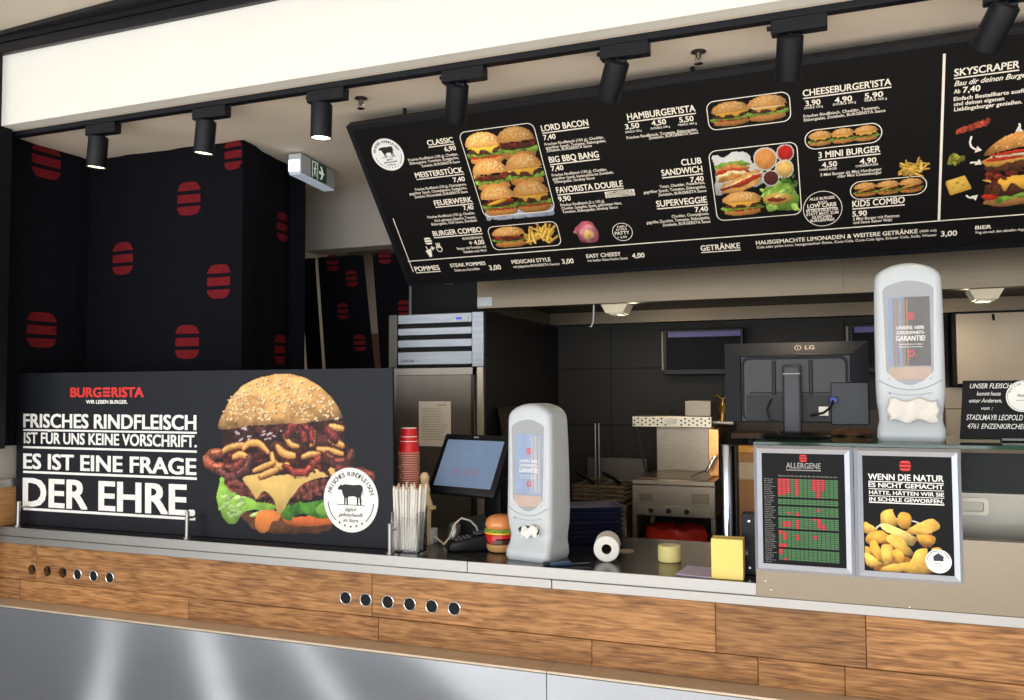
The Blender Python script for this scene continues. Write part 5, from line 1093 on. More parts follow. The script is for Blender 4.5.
# straws in an acrylic holder
sh = thing('straw_holder', 'clear acrylic box holding white wrapped straws beside the advertising panel', 'holder', on(-1.545, 2.885))
mb = MB()
a, b, c, d, w = -1.597, -1.487, 2.850, 2.93, .003
for q in ((a, b, c, c + w, ZW + .004, 1.145), (a, b, d - w, d, ZW + .004, 1.185), (a, a + w, c + w, d - w, ZW + .004, 1.165), (b - w, b, c + w, d - w, ZW + .004, 1.165), (a, b, c, d, ZW + .0005, ZW + .004)): mb.box(*q)
mb.done('acrylic_box', acrylic, sh, False)
R = random.Random(21); sm_ = M('straw_paper', S(226, 222, 214), .75, 0, .05, 50); st_ = M('straw_tip_wood', S(206, 180, 146), .8, 0, .1, 30)
words = ['front', 'back']
for k in range(22):
    x = -1.588 + .0088*(k % 11) + R.uniform(-.001, .001); y = 2.872 + .034*(k//11); lx = (x + 1.545)*.30 + R.uniform(-.008, .008); ly = R.uniform(-.008, .012); h = .235 + R.uniform(-.012, .012)
    p0 = Vector((x, y, ZW + .006)); p1 = Vector((x + lx, y + ly, ZW + h))
    t = thing('wrapped_straw', 'white paper wrapped straw in the clear holder, %s row, %s from the left' % (words[k//11], (['first'] + ORD)[k % 11]), 'straw', p0, 0, 'straws in the clear holder')
    MB().cyl(p0, p1, .0050, n=8).done('wrapper', sm_, t); MB().cyl(p1, p1 + (p1 - p0)*.035, .0046, .0035, n=8).done('tip', st_, t)
# small wooden tool and plug
wt = thing('wooden_tool', 'small beige wooden hand tool standing behind the straws', 'tool', on(-1.535, 3.03)); wd = M('beige_wood', S(206, 182, 140), .6, 0, .12, 20)
mb = MB(); mb.lathe([(.012, .0), (.020, .004), (.023, .025), (.018, .045), (.014, .05), (.017, .06), (.019, .075), (.012, .09), (0, .095)], (0, 0, 0), 18); mb.xf(Matrix.Translation((-1.548, 3.03, 1.205))); mb.done('knob', wd, wt)
mb = MB(); mb.cyl((-1.545, 3.03, 1.22), (-1.528, 3.02, 1.165), .015, .020, n=14); mb.box(-1.55, -1.50, 3.01, 3.04, 1.155, 1.17, .006, 2); mb.cyl((-1.535, 3.03, ZW + .0005), (-1.532, 3.03, 1.165), .011, .013, n=14); mb.done('handle', wd, wt)
pb = thing('power_socket', 'small white socket box on the worktop beside the straws', 'socket', on(-1.535, 3.06)); MB().box(-1.565, -1.52, 3.04, 3.09, ZW + .0005, 1.075, .004, 2).done('case', white_plastic, pb); MB().cyl((-1.543, 3.0395, 1.048), (-1.543, 3.0415, 1.048), .014, n=18).done('socket_face', grey_plastic, pb)
cb = tag(MB().tube([(-1.520, 3.06, 1.045), (-1.49, 3.05, 1.03), (-1.46, 3.02, 1.025), (-1.44, 3.03, 1.05), (-1.43, 3.06, 1.10), (-1.41, 3.075, 1.12), (-1.38, 3.09, 1.11), (-1.36, 3.105, 1.085), (-1.355, 3.11, 1.06)], .0038).done('white_cable', M('cable_white', S(206, 196, 180), .5)), 'white cable looping from the socket box to the till', 'cable')
# till: tilted touch screen on a foot
tl = thing('till_terminal', 'black touch screen till terminal left of the napkin dispenser', 'till', on(-1.38, 3.15))
U = Vector((math.cos(-.2704), math.sin(-.2704), 0)); n_ = Vector((.2671, .9637, 0)); V = Vector((0, 0, 1))*math.cos(.4754) + n_*math.sin(.4754); tf = Frame((-1.4003, 3.12, 1.3267), U, V)
w, h = .169, .128
mb = MB(); rings = [[tf(u, v, d) for u, v in rrect(-a, -b, a, b, .006, 3)] for a, b, d in ((w - .03, h - .03, -.04), (w, h, -.024), (w, h, -.003), (w - .003, h - .003, 0))]; mb.loft(rings); mb.done('screen_housing', black_plastic, tl)
sw, s0, s1 = w - .024, -h + .030, h - .026
MB().prism([(-sw, s0), (sw, s0), (sw, s1), (-sw, s1)], tf, 0, .0006).done('screen', M('lit_till_screen', S(104, 124, 152), .3, 0, .12, 3, emit=.22), tl, False)
L = Lettering(tf, .0010); L.quadband([(-.09, s0 + .022), (.088, s0 + .022), (.088, s1 - .012), (-.09, s1 - .012)], [(-.0885, s0 + .0235), (.0865, s0 + .0235), (.0865, s1 - .0135), (-.0885, s1 - .0135)])
for t, y, a, b in (('UNSERE KOMBO', .065, -.055, .05), ('BURGER & POMMES', .05, -.065, .06), ('UND GETRÄNK', .035, -.05, .045)): L.text(t, a, b, y, .008, 's')
L.done('screen_lettering', M('screen_blue_lettering', S(112, 132, 168), .4, emit=.2), tl)
L = Lettering(tf, .0010); [L.poly(P) for P in burger_icon(-.050, -.035, .034, .034)]; [L.poly(P) for P in burger_icon(.0, -.035, .026, .034)]; [L.poly(P) for P in burger_icon(.048, -.035, .034, .034)]; [L.tc('+', x, -.038, .008, 'b') for x in (-.026, .024)]; L.done('screen_icons', M('screen_purple', S(122, 110, 138), .4, emit=.2), tl)
L = Lettering(tf, .0006); L.text('POS', -.012, .012, h - .016, .006, 'b'); L.done('maker_lettering', M('maker_grey', S(190, 190, 194), .4), tl)
mb = MB(); mb.box(-.14, .14, .010, .020, -.012, 0, .002, 1); mb.xf(Matrix.Translation(tf(.02, h + .010, -.03)) @ Matrix.Rotation(-.2704, 4, 'Z')); mb.done('top_rail', M('rail_grey', S(190, 188, 186), .4), tl)
mb = MB(); mb.box(-.10, .10, -.10, .10, 0, .085, .012, 2); mb.xf(Matrix.Translation(on(-1.35, 3.24)) @ Matrix.Rotation(-.27, 4, 'Z')); mb.done('till_base', M('till_base_grey', S(40, 42, 46), .4), tl)
mb = MB(); mb.box(-.04, .04, -.03, .03, .08, .24, .008, 2); mb.xf(Matrix.Translation(on(-1.34, 3.27)) @ Matrix.Rotation(-.27, 4, 'Z')); mb.done('neck', black_plastic, tl)
jg = tag(MB().lathe([(.028, 0), (.030, .004), (.024, .07), (.020, .075), (.012, .078), (0, .079)], on(-1.455, 3.105), 20).done('steel_shaker', steel), 'small steel shaker standing under the till screen', 'shaker')
# card terminal
cd = thing('card_terminal', 'black card payment terminal lying on the worktop in front of the till', 'card terminal', on(-1.33, 2.985))
cm = Matrix.Translation(on(-1.335, 2.99)) @ Matrix.Rotation(math.radians(-52), 4, 'Z')
mb = MB(); rings = []
for y, w, h0, h1 in ((-.085, .030, .004, .028), (-.078, .036, 0, .036), (-.02, .038, 0, .046), (.04, .040, 0, .056), (.085, .040, .004, .060), (.092, .034, .012, .052)): rings.append([(u, y, v) for u, v in rrect(-w, h0, w, h1, .008, 3)])
mb.loft(rings); mb.xf(cm); mb.done('case', black_plastic, cd)
mb = MB(); mb.box(-.028, .028, .02, .075, .0565, .060, .002, 1, Matrix.Rotation(.10, 4, 'X')); mb.xf(cm); mb.done('display', M('terminal_display', S(70, 76, 98), .2), cd)
for i in range(3):
    for j in range(4): mb = MB(); mb.box(-.024 + i*.018, -.012 + i*.018, -.062 + j*.016, -.052 + j*.016, .040 + j*.0026, .0465 + j*.0026, .001, 1); mb.xf(cm); mb.done('key', M('key_grey', S(70, 72, 78), .5), cd)
# toy burger
tb = thing('toy_burger', 'plastic toy burger standing left of the counter napkin dispenser', 'toy', on(-1.215, 3.0)); bc = on(-1.215, 3.0); s_ = 1.06
for nm, prof, col, wob in (('bottom_bun', [(.034, 0), (.044, .004), (.050, .016), (.050, .026), (.046, .030)], (204, 150, 96), None), ('patty', [(.047, .029), (.052, .033), (.052, .046), (.047, .050)], (70, 30, 24), None),
    ('ketchup', [(.048, .049), (.0535, .051), (.0535, .062), (.048, .065)], (206, 34, 24), lambda a, j: (0, -.020*max(0, math.sin(a*3 + 1.0))**2 if j in (0, 1) else 0)), ('cheese', [(.047, .062), (.055, .065), (.055, .071), (.047, .073)], (238, 186, 54), lambda a, j: (.002*math.sin(4*a), 0)),
    ('lettuce', [(.046, .072), (.054, .074), (.055, .080), (.047, .083)], (120, 168, 66), lambda a, j: (.0025*math.sin(9*a), .002*math.sin(11*a))), ('top_bun', [(.048, .081), (.053, .086), (.0545, .097), (.051, .110), (.042, .121), (.026, .128), (.010, .1305), (0, .131)], (222, 142, 82), None)):
    mb = MB(); mb.lathe([(r*s_, z*s_) for r, z in prof], bc, 40, wob); mb.done(nm, M('toy_' + nm, S(*col), .28, 0, .06, 20, coat=.5), tb)
# pocket knife, tray stack, rolls, cards
kn = thing('pocket_knife', 'blue and black pocket knife lying in front of the counter napkin dispenser', 'knife', on(-.93, 2.815)); km = Matrix.Translation(on(-.930, 2.822)) @ Matrix.Rotation(math.radians(28), 4, 'Z')
mb = MB(); mb.box(-.045, .045, -.010, .010, 0, .014, .004, 2); mb.xf(km); mb.done('handle', M('knife_blue', S(24, 52, 84), .35), kn); mb = MB(); mb.box(-.052, -.028, -.0105, .0105, .0, .0145, .004, 2); mb.xf(km); mb.done('end_cap', black_plastic, kn)
mb = MB(); mb.prism([(.044, -.005), (.110, -.001), (.118, .004), (.044, .006)], Frame((0, 0, .006), (1, 0, 0), (0, 1, 0)), 0, .002); mb.xf(km); mb.done('blade', chrome, kn, False)
NT = 8
for k in range(NT):
    o_ = ('topmost', 'second from the top', 'third from the top', 'fourth from the top', 'fifth from the top', 'third from the bottom', 'second from the bottom', 'lowest')[NT - 1 - k]
    z = ZW + .0005 + .0185*k; m = Matrix.Translation((-.965 + R.uniform(-.003, .003), 3.30 + R.uniform(-.003, .003), z)) @ Matrix.Rotation(math.radians(28), 4, 'Z')
    mb = MB(); mb.loft([[(u, v, zz) for u, v in rrect(-a, -b, a, b, .02, 4)] for a, b, zz in ((.112, .072, 0), (.118, .078, .004), (.130, .090, .0165), (.134, .094, .0175), (.134, .094, .0182), (.128, .088, .0182), (.114, .074, .006))]); mb.xf(m)
    tag(mb.done('serving_tray', M('navy_tray', S(34, 36, 66), .5, 0, .12, 30)), 'navy blue serving tray in the stack behind the paper roll, %s' % o_, 'tray', 'stack of navy trays')
def roll(name, label, cat, m, R0, r, ln, mat, core):
    t = thing(name, label, cat, m.translation); mb = MB(); mb.lathe([(r, 0), (R0 - .003, 0), (R0, .003), (R0, ln - .003), (R0 - .003, ln), (r, ln)], (0, 0, 0), 36)
    for f in [f for f in mb.bm.faces if len(f.verts) > 8]: mb.bm.faces.remove(f)
    mb.xf(m); mb.done('paper', mat, t)
    mb = MB(); V1 = [[(rr*math.cos(2*PI*k/28), rr*math.sin(2*PI*k/28), z) for k in range(28)] for rr, z in ((r, .001), (r - .0015, .001), (r - .0015, ln - .001), (r, ln - .001), (r, .001))]; mb.loft(V1, cap=False); mb.xf(m); mb.done('core', core, t); return t
axis = Vector((-.22, 1, 0)).normalized(); q = Vector((0, 0, 1)).rotation_difference(axis).to_matrix().to_4x4()
roll('paper_roll', 'white paper roll lying on the worktop with its hole facing front', 'paper roll', Matrix.Translation((-.790, 2.935, ZW + .0455)) @ q, .0450, .0175, .12, paper_white, M('roll_core', S(70, 52, 44), .9))
roll('label_roll', 'pale yellow label roll standing flat on the worktop', 'label roll', Matrix.Translation(on(-.588, 3.03)), .040, .030, .056, M('label_yellow', S(228, 214, 140), .6, 0, .05, 30), M('label_core', S(206, 200, 150), .8))
tag(MB().cyl(on(-.775, 3.155), on(-.775, 3.155, .004), .032, n=28).done('coaster', M('coaster_beige', S(150, 130, 110), .7)), 'small beige round coaster right of the paper roll', 'coaster')
mb = MB(); mb.box(-.060, .060, -.075, .075, 0, .0025); mb.xf(Matrix.Translation(on(-.462, 2.885)) @ Matrix.Rotation(math.radians(-6), 4, 'Z')); tag(mb.done('lilac_card', M('lilac_card', S(196, 182, 210), .6)), 'lilac card lying at the front edge of the worktop', 'card')
yb = thing('yellow_note_block', 'upright block of yellow notes in front of the steel tube', 'note block', on(-.362, 2.83)); MB().box(-.411, -.312, 2.802, 2.85, ZW + .0005, 1.144, .0015, 1).done('notes', M('note_yellow', S(240, 214, 120), .7, 0, .03), yb); MB().box(-.411, -.312, 2.8505, 2.853, ZW + .0005, 1.146).done('backing', M('note_backing', S(190, 164, 84), .8), yb)
tag(MB().lathe([(.0255, 0), (.0255, .395), (.024, .398), (.018, .398), (.018, .37)], on(-.412, 3.24), 30).done('steel_tube', M('tube_steel', S(176, 180, 190), .16, 1, .03)), 'tall shiny steel tube standing behind the yellow note block', 'tube')
tag(MB().box(-.383, -.374, 3.22, 3.28, ZW + .0005, 1.415, .003, 1).done('black_strut', black_plastic), 'tall black strut right beside the steel tube', 'strut')
cbx = thing('cardboard_box', 'tall cardboard box with a pale printed tape behind the allergen chart', 'box', on(-.28, 3.36)); MB().box(-.392, -.10, 3.345, 3.455, ZW + .0005, 1.378, .003, 1).done('carton', M('cardboard', S(182, 130, 82), .8, 0, .06, 8), cbx); MB().box(-.393, -.099, 3.344, 3.456, 1.279, 1.342).done('tape', M('box_tape', S(206, 184, 144), .6, 0, .15, 60), cbx); MB().box(-.393, -.099, 3.344, 3.456, 1.3785, 1.40, .002, 1).done('lid', M('box_lid_yellow', S(226, 164, 66), .7), cbx)
L = Lettering(Frame((0, 3.3435, 0), (1, 0, 0), (0, 0, 1)), 0); [L.text('FRAGILE', -.345 + .11*j, -.25 + .11*j, z, .012, 's') for j in range(2) for z in ()]
bd_ = thing('black_wall_unit', 'narrow upright black metal unit with a knob beside the allergen chart', 'unit', on(-.30, 2.93)); MB().box(-.326, -.279, 2.90, 2.95, ZW + .0005, 1.215, .002, 1).done('case', black_plastic, bd_); MB().cyl((-.318, 2.8985, 1.09), (-.318, 2.880, 1.09), .012, n=18).done('knob', chrome, bd_)
for z in (1.04, 1.19): MB().cyl((-.302, 2.8995, z), (-.302, 2.896, z), .004, n=10).done('screw', chrome, bd_)

# ------------------------------------------------------------------ kitchen behind the counter
# refrigerator tower with louvred top
fg = thing('steel_refrigerator', 'tall steel refrigerator with louvred top unit at the left of the kitchen', 'refrigerator', (-1.98, 4.18, 0))
MB().box(-2.262, -1.712, 4.02, 4.36, 0, 1.738, .003, 1).done('cabinet', M('fridge_steel', S(150, 142, 132), .38, 1, .08, 14, (1, 1, 12)), fg)
MB().box(-2.212, -1.764, 4.005, 4.0195, .2, 1.700, .003, 1).done('door', M('fridge_door_steel', S(128, 120, 110), .36, .75, .14, 5), fg)
MB().box(-1.775, -1.752, 3.985, 4.0045, .5, 1.70, .004, 1).done('door_handle', M('handle_dark', S(70, 64, 60), .35, .8), fg)
MB().box(-1.750, -1.713, 4.003, 4.0195, 0, 1.737, .002, 1).done('door_post', M('post_steel', S(188, 176, 158), .4, .7), fg)
fs = M('louvre_steel', S(150, 153, 158), .42, 1, .12, 5, (1, 1, 8)); MB().box(-2.262, -1.712, 4.03, 4.36, 1.7385, 2.02, .003, 1).done('louvre_case', black_paint, fg)
for z0_, z1_ in ((1.752, 1.822), (1.843, 1.886), (1.907, 1.947), (1.968, 2.019)): MB().box(-2.209, -1.7785, 4.012, 4.0295, z0_, z1_, .003, 1).done('louvre_slat', fs, fg)
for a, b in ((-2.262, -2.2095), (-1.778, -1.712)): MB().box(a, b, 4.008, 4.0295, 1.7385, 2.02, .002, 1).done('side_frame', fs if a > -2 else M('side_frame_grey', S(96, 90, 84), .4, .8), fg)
MB().box(-1.875, -1.80, 4.009, 4.0118, 1.975, 2.004, .002, 1).done('control_panel', M('control_white', S(214, 214, 212), .4), fg); MB().box(-1.868, -1.835, 4.0075, 4.009, 1.984, 1.996).done('display', M('lit_display', S(40, 60, 190), .3, emit=.6), fg)
L = Lettering(Frame((0, 4.0115, 0), (1, 0, 0), (0, 0, 1)), 0); L.text('Cool Line', -2.19, -2.11, 1.768, .016, 'i'); L.done('nameplate', M('nameplate_dark', S(70, 70, 74), .4), fg)
pn = tag(MB().box(-2.078, -1.895, 4.001, 4.0042, 1.330, 1.562).done('paper_notice', M('notice_paper', S(228, 216, 200), .8, 0, .03)), 'white paper notice stuck on the steel refrigerator door', 'notice')
L = Lettering(Frame((0, 4.0002, 0), (1, 0, 0), (0, 0, 1)), 0); [L.text('Reinigungsplan Kühlschrank Temperatur Datum', -2.06, -2.06 + R.uniform(.10, .145), 1.52 - .013*k, .005, 's') for k in range(13)]; L.text('Kontrolle', -1.97, -1.92, 1.54, .008, 'b'); o = L.done('notice_lettering', M('notice_ink', S(120, 112, 106), .8), pn)
tag(MB().box(-2.10, -2.045, 4.34, 4.364, 2.215, 2.225, .002, 1).done('card_reader', M('reader_grey', S(150, 146, 140), .4)), 'small grey card reader on the black pier under the menu board', 'card reader')
# extraction hood
hd = thing('extraction_hood', 'long steel extraction hood over the kitchen below the menu board', 'hood', (0, 4.6, 2.033))
mb = MB(); mb.box(-1.745, 2.19, 4.0, 4.02, 2.033, 2.50, .002, 1); mb.done('front_panel', steel_warm, hd)
MB().box(-1.745, 2.19, 4.021, 5.19, 2.50, 2.52).done('top_panel', M('hood_inside', S(92, 84, 76), .5, .6), hd); MB().box(-1.745, -1.73, 4.021, 5.19, 2.033, 2.499).done('end_panel', M('hood_inside', S(92, 84, 76)), hd)
MB().box(-1.729, 2.19, 4.70, 5.19, 2.10, 2.499).done('filter_bank', M('filter_dark', S(66, 60, 54), .5, .6), hd)
MB().box(-1.729, 2.19, 5.10, 5.19, 2.022, 2.099, .002, 1).done('rear_gutter', steel_warm, hd); mb = MB(); mb.box(-1.729, 2.19, 4.021, 4.06, 2.033, 2.045); mb.done('front_gutter', steel_warm, hd)
MB().box(-1.742, -1.660, 3.9965, 3.9998, 2.045, 2.090).done('name_plate', M('plate_grey', S(150, 152, 154), .35, .7), hd); L = Lettering(Frame((0, 3.9962, 0), (1, 0, 0), (0, 0, 1)), 0); L.text('HOLZER', -1.735, -1.668, 2.058, .018, 's') if False else None
mb = MB(); mb.box(-.0005, .0005, 3.9990, 4.0, 2.034, 2.35); mb.done('panel_joint', black_paint, hd)
for x, lab in ((-1.036, 'beige trapezoid lamp hanging under the hood left of the wall screen'), (.555, 'beige trapezoid lamp hanging under the hood above the wall cabinet')):
    t = thing('hood_lamp', lab, 'lamp', (x, 4.05, 2.0), 0, 'lamps under the hood')
    mb = MB(); mb.prism([(x - .066, 2.0325), (x - .042, 1.990), (x + .042, 1.990), (x + .066, 2.0325)], Frame((0, 4.055, 0), (1, 0, 0), (0, 0, 1), (0, -1, 0)), -.10, .025); mb.done('lamp_shade', M('lamp_beige', S(222, 206, 176), .5, emit=.12), t, False)
    MB().box(x - .03, x + .03, 4.05, 4.14, 1.984, 1.9895).done('diffuser', M('lamp_diffuser', S(230, 220, 200), .4), t)
    l = bpy.data.lights.new('hood_fill', 'POINT'); l.energy = 1.6; l.color = (1, .82, .58); l.shadow_soft_size = .05; o = bpy.data.objects.new('hood_fill', l); COL.objects.link(o); o.location = (x, 4.3, 1.96)  # weak warm fill added behind each hood lamp, the lamps themselves look unlit
tag(MB().tube([(-1.140, 4.04, 2.0335), (-1.142, 4.04, 1.99), (-1.145, 4.04, 1.95), (-1.153, 4.035, 1.925), (-1.161, 4.03, 1.93)], .006).done('hanging_hook', steel), 'steel hook hanging beside the left hood lamp', 'hook')
# wall screens
def screen(x0, x1, label):
    t = thing('wall_screen', label, 'screen', ((x0 + x1)/2, 5.17, 1.72)); MB().box(x0, x1, 5.10, 5.15, 1.705, 1.975, .004, 1).done('housing', black_plastic, t); MB().box(x0 + .018, x1 - .018, 5.098, 5.0995, 1.735, 1.958).done('display', M('dark_display', S(9, 9, 15), .5, spec=.1), t)
    MB().box(x0 + .03, x1 - .016, 5.0965, 5.0978, 1.928, 1.958).done('title_bar', M('lit_title_bar', S(66, 54, 116), .4, 0, .03, emit=.2), t); MB().box(x0 - .014, x0 - .002, 5.12, 5.15, 1.735, 1.965).done('side_speaker', M('speaker_beige', S(150, 136, 112), .5), t); MB().box((x0 + x1)/2 - .05, (x0 + x1)/2 + .05, 5.1505, 5.1995, 1.79, 1.89).done('wall_bracket', black_matt, t)
screen(-1.012, -.545, 'black screen with a violet title bar on the back wall above the grill'); screen(.022, .49, 'black screen on the back wall behind the glass top napkin dispenser')
# grill with heater shelf
gs = M('grill_steel', S(164, 148, 128), .34, 1, .10, 12, (1, 1, 10)); gr = thing('griddle', 'steel griddle with three knobs and a perforated shelf above it', 'griddle', (-.85, 4.7, .80))
tb_ = thing('steel_table', 'low steel table under the griddle', 'table', (-.85, 4.7, 0)); MB().box(-1.075, -.58, 4.42, 5.0, .765, .80, .002, 1).done('table_top', gs, tb_)
for x in (-1.05, -.61):
    for y in (4.46, 4.96): MB().box(x - .02, x + .02, y - .02, y + .02, 0, .7645).done('leg', gs, tb_)
MB().box(-1.056, -.628, 4.45, 4.96, .962, 1.122, .003, 1).done('body', gs, gr); MB().box(-1.056, -.628, 4.45, 4.96, 1.1225, 1.150, .003, 1).done('griddle_rim', gs, gr)
MB().box(-1.02, -.665, 4.49, 4.90, 1.1505, 1.156).done('hot_plate', M('hot_plate', S(120, 104, 84), .3, .9, .2, 20), gr)
for x in (-1.046, -.64): MB().box(x - .011, x + .011, 4.455, 4.48, .8005, .9615).done('leg', gs, gr); MB().box(x - .011, x + .011, 4.90, 4.93, .8005, .9615).done('leg', gs, gr)
MB().box(-1.03, -.65, 4.444, 4.4495, .968, 1.018, .002, 1).done('control_panel', M('control_strip', S(186, 172, 150), .3, 1, .06), gr)
for x in (-.953, -.862, -.770): MB().cyl((x, 4.4435, .993), (x, 4.425, .993), .013, n=20).done('knob', black_plastic, gr)
MB().box(-1.02, -.95, 4.446, 4.4495, 1.04, 1.075, .002, 1).done('rating_plate', M('plate_brown', S(120, 108, 92), .4, .6), gr); MB().box(-.745, -.66, 4.446, 4.4495, 1.035, 1.085, .002, 1).done('vent_panel', M('vent_brown', S(140, 126, 106), .4, .8), gr)
mb = MB(); mb.box(-1.025, -.695, 4.94, 4.955, 1.151, 1.41, .002, 1); mb.done('splash_back', gs, gr); MB().box(-.695, -.640, 4.70, 4.955, 1.151, 1.405, .003, 1).done('side_guard', M('side_guard_copper', S(214, 150, 92), .25, 1, .1), gr)
MB().box(-1.12, -.682, 4.74, 4.97, 1.4105, 1.470, .002, 1).done('heater_shelf', M('shelf_steel', S(196, 182, 158), .35, 1, .05), gr)
hb = MB()
for k in range(20):
    x = -1.108 + .0218*k
    if -.925 < x < -.86: continue
    for j in range(2): hb.cyl((x, 4.7396, 1.424 + .022*j + (.011 if k % 2 else 0)), (x, 4.7385, 1.424 + .022*j + (.011 if k % 2 else 0)), .0052, n=10)
hb.done('perforation', black_paint, gr, False); MB().box(-.935, -.872, 4.737, 4.7396, 1.429, 1.456).done('shelf_label', paper_white, gr)
mb = MB(); mb.cyl((-1.105, 4.78, 1.41), (-1.075, 4.86, 1.151), .006, n=10); mb.done('support_rod', gs, gr)
tag(MB().box(-.833, -.690, 4.78, 4.95, 1.4705, 1.556, .003, 1).done('steel_box', M('box_steel', S(150, 138, 120), .4, .7)), 'small grey steel box on top of the perforated griddle shelf', 'box')
tag(MB().tube([(-.93, 4.85, 1.4760), (-.91, 4.83, 1.505), (-.88, 4.82, 1.500), (-.84, 4.82, 1.482)], .005).done('shelf_hook', black_plastic), 'small black hook lying on the griddle shelf left of the steel box', 'hook')
sp_ = thing('spatula', 'steel spatula with a black handle resting on the right edge of the griddle', 'spatula', (-.69, 4.6, 1.157)); MB().cyl((-.690, 4.58, 1.185), (-.650, 4.62, 1.262), .010, n=12).done('handle', chrome, sp_); mb = MB(); mb.prism([(-.055, -.04), (.03, -.045), (.03, .04), (-.045, .04)], Frame((-.715, 4.57, 1.182), Vector((.80, .1, .35)).normalized(), Vector((-.1, 1, 0)).normalized()), 0, .003); mb.done('blade', M('spatula_black', S(40, 34, 30), .4, .6), sp_, False)
mb = MB(); mb.lathe([(.010, 0), (.16, .003), (.168, .03), (.160, .062), (.12, .070), (.0, .066)], (0, 0, 0), 40, lambda a, j: (.012*math.sin(5*a + j), .006*math.sin(7*a))); mb.xf(Matrix.Translation((-.868, 4.66, .8005)) @ Matrix.Diagonal((.96, .75, 1.25, 1))); tag(mb.done('red_bag', M('red_plastic_bag', S(196, 44, 34), .35, 0, .15, 16, bump=.5)), 'red plastic bag lying under the griddle', 'bag')
# fryer with baskets
fr_ = thing('deep_fryer', 'steel deep fryer left of the griddle', 'fryer', (-1.27, 4.7, 0)); MB().box(-1.45, -1.09, 4.45, 4.96, 0, .972, .003, 1).done('cabinet', gs, fr_); MB().box(-1.456, -1.084, 4.44, 4.96, .9725, 1.006, .004, 1).done('front_ledge', steel_warm, fr_); MB().box(-1.45, -1.09, 4.965, 4.985, .5, 1.215, .002, 1).done('splash_back', M('fryer_back', S(112, 104, 94), .4, .9), fr_)
MB().box(-1.43, -1.11, 4.50, 4.95, 1.0065, 1.02).done('oil_tank', M('oil_dark', S(40, 32, 24), .2, .3), fr_); MB().box(-1.44, -1.10, 4.438, 4.4495, .30, .93, .003, 1).done('door', gs, fr_); MB().box(-1.20, -1.17, 4.425, 4.4375, .60, .85, .003, 1).done('door_handle', black_plastic, fr_)
for i, x in enumerate((-1.345, -1.19)):
    t = thing('fryer_basket', ('left', 'right')[i] + ' wire frying basket hanging in the deep fryer', 'basket', (x, 4.7, 1.02), 0, 'frying baskets'); mb = MB(); a, b, c, d = x - .068, x + .068, 4.55, 4.90
    for z in (1.022, 1.046, 1.07, 1.092): mb.tube([(a, c, z), (b, c, z), (b, d, z), (a, d, z), (a, c, z)], .0028 if z < 1.09 else .0045, 6)
    for k in range(9): xx = a + (b - a)*k/8; mb.tube([(xx, c, 1.022), (xx, c, 1.092)], .0016, 5); mb.tube([(xx, d, 1.022), (xx, d, 1.092)], .0016, 5)
    for k in range(14): yy = c + (d - c)*k/13; mb.tube([(a, yy, 1.022), (a, yy, 1.092)], .0016, 5); mb.tube([(b, yy, 1.022), (b, yy, 1.092)], .0016, 5)
    mb.done('wire_body', M('basket_wire', S(140, 124, 98), .35, .9), t); MB().tube([(x, 4.72, 1.092), (x - .01, 4.62, 1.13), (x - .035, 4.50, 1.17)], .010, 10).done('handle', black_plastic, t)
lr = thing('basket_lifter', 'two thin upright steel rods behind the deep fryer', 'rod', (-1.38, 4.93, 1.02)); 
for x in (-1.39, -1.368): MB().cyl((x, 4.935, 1.0065), (x, 4.935, 1.42), .0055, n=10).done('rod', steel, lr)
MB().box(-1.385, -1.371, 4.926, 4.94, 1.42, 1.434).done('cap', black_plastic, lr)
# dark containers left behind the dispenser
kb = thing('kitchen_cabinet', 'black low cabinet along the tiled side wall behind the dispenser', 'cabinet', (-1.60, 4.4, 0)); MB().box(-1.70, -1.47, 4.06, 4.44, 0, 1.34, .003, 1).done('body', black_paint, kb); MB().box(-1.70, -1.466, 4.05, 4.44, 1.3405, 1.352, .002, 1).done('top_edge', M('top_edge_steel', S(120, 112, 104), .35, .9), kb)
mb = MB(); mb.loft([[(u - 1.585, v + 4.25, z) for u, v in rrect(-a, -b, a, b, .02, 4)] for a, b, z in ((.085, .12, 1.3525), (.095, .13, 1.48), (.105, .14, 1.525), (.110, .145, 1.53), (.104, .139, 1.53), (.09, .12, 1.40))]); tag(mb.done('food_container', M('container_brown', S(72, 62, 54), .35, .3, .1)), 'dark food container on the black cabinet left behind the dispenser', 'container')
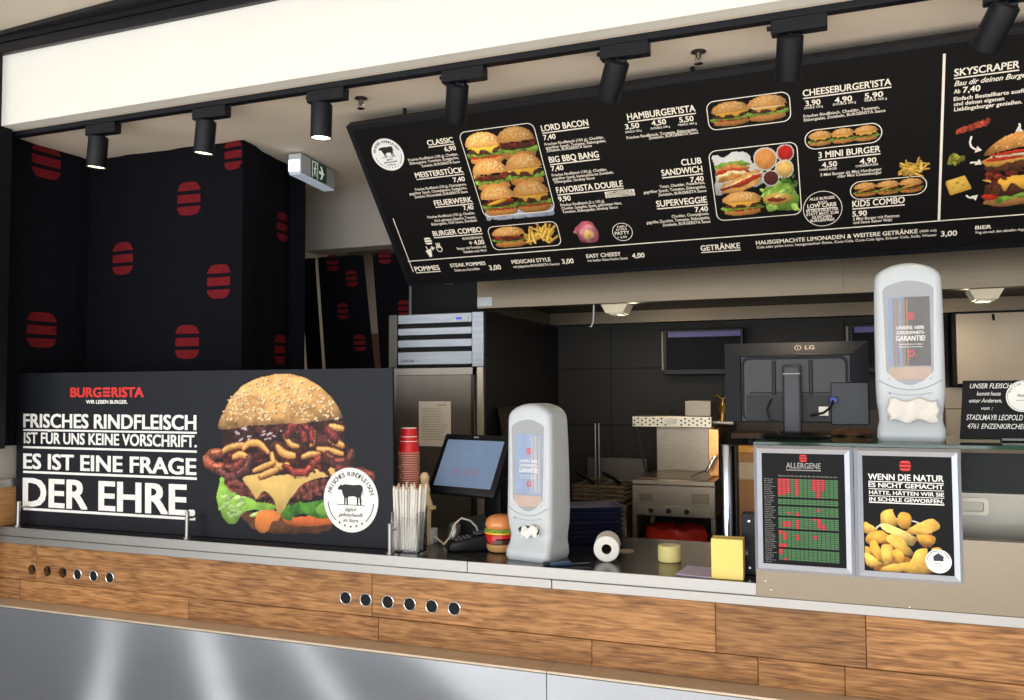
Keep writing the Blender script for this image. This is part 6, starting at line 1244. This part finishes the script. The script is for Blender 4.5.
# shelf and cabinet at the right
shf = thing('wall_shelf', 'dark wall shelf with a brown edge behind the monitor', 'shelf', (-.1, 5.0, 1.36)); MB().box(-.60, .50, 4.90, 5.199, 1.345, 1.375, .002, 1).done('board', M('shelf_brown', S(92, 68, 54), .6, 0, .1, 10), shf); MB().box(-.60, .50, 5.17, 5.199, 1.376, 1.50).done('upstand', M('shelf_upstand', S(70, 62, 56), .6), shf)
for x in (-.5, .4): MB().box(x - .012, x + .012, 4.95, 5.199, 1.26, 1.3445).done('bracket', black_matt, shf)
gv = thing('gas_valve', 'brass gas valve with a white pipe right of the griddle shelf', 'valve', (-.635, 4.8, 1.43)); br_ = M('brass', S(196, 150, 74), .3, .9, .1); mb = MB(); mb.cyl((-.632, 4.80, 1.445), (-.628, 4.80, 1.545), .014, n=14); mb.cyl((-.632, 4.80, 1.49), (-.632, 4.80, 1.53), .019, n=6); mb.done('body', br_, gv)
mb = MB(); mb.tube([(-.662, 4.80, 1.588), (-.628, 4.80, 1.560), (-.60, 4.80, 1.585)], .006); mb.cyl((-.628, 4.8, 1.545), (-.628, 4.8, 1.57), .006, n=10); mb.done('handwheel', br_, gv); MB().cyl((-.681, 4.80, 1.437), (-.575, 4.80, 1.433), .0075, n=12).done('pipe', paper_white, gv)
wc = thing('wall_cabinet', 'beige steel wall cabinet under the hood at the far right', 'cabinet', (.9, 5.1, 1.6)); ws = M('cabinet_beige_steel', S(170, 154, 132), .45, .6, .06, 6); MB().box(.525, 1.5, 5.05, 5.199, 1.628, 2.02, .003, 1).done('body', black_paint, wc); MB().box(.545, 1.02, 5.035, 5.0495, 1.640, 2.01, .003, 1).done('door', ws, wc); MB().box(1.025, 1.5, 5.035, 5.0495, 1.640, 2.01, .003, 1).done('door', ws, wc); MB().cyl((.72, 5.0345, 2.0), (.72, 5.02, 1.97), .006, n=10).done('latch', black_plastic, wc)
sb_ = thing('splash_panel', 'beige steel splash panel with a seam below the wall cabinet', 'panel', (.8, 5.18, 1.0)); MB().box(.50, 1.5, 5.185, 5.199, 1.0, 1.505).done('lower_sheet', ws, sb_); MB().box(.50, 1.5, 5.185, 5.199, 1.51, 1.622).done('upper_sheet', ws, sb_)
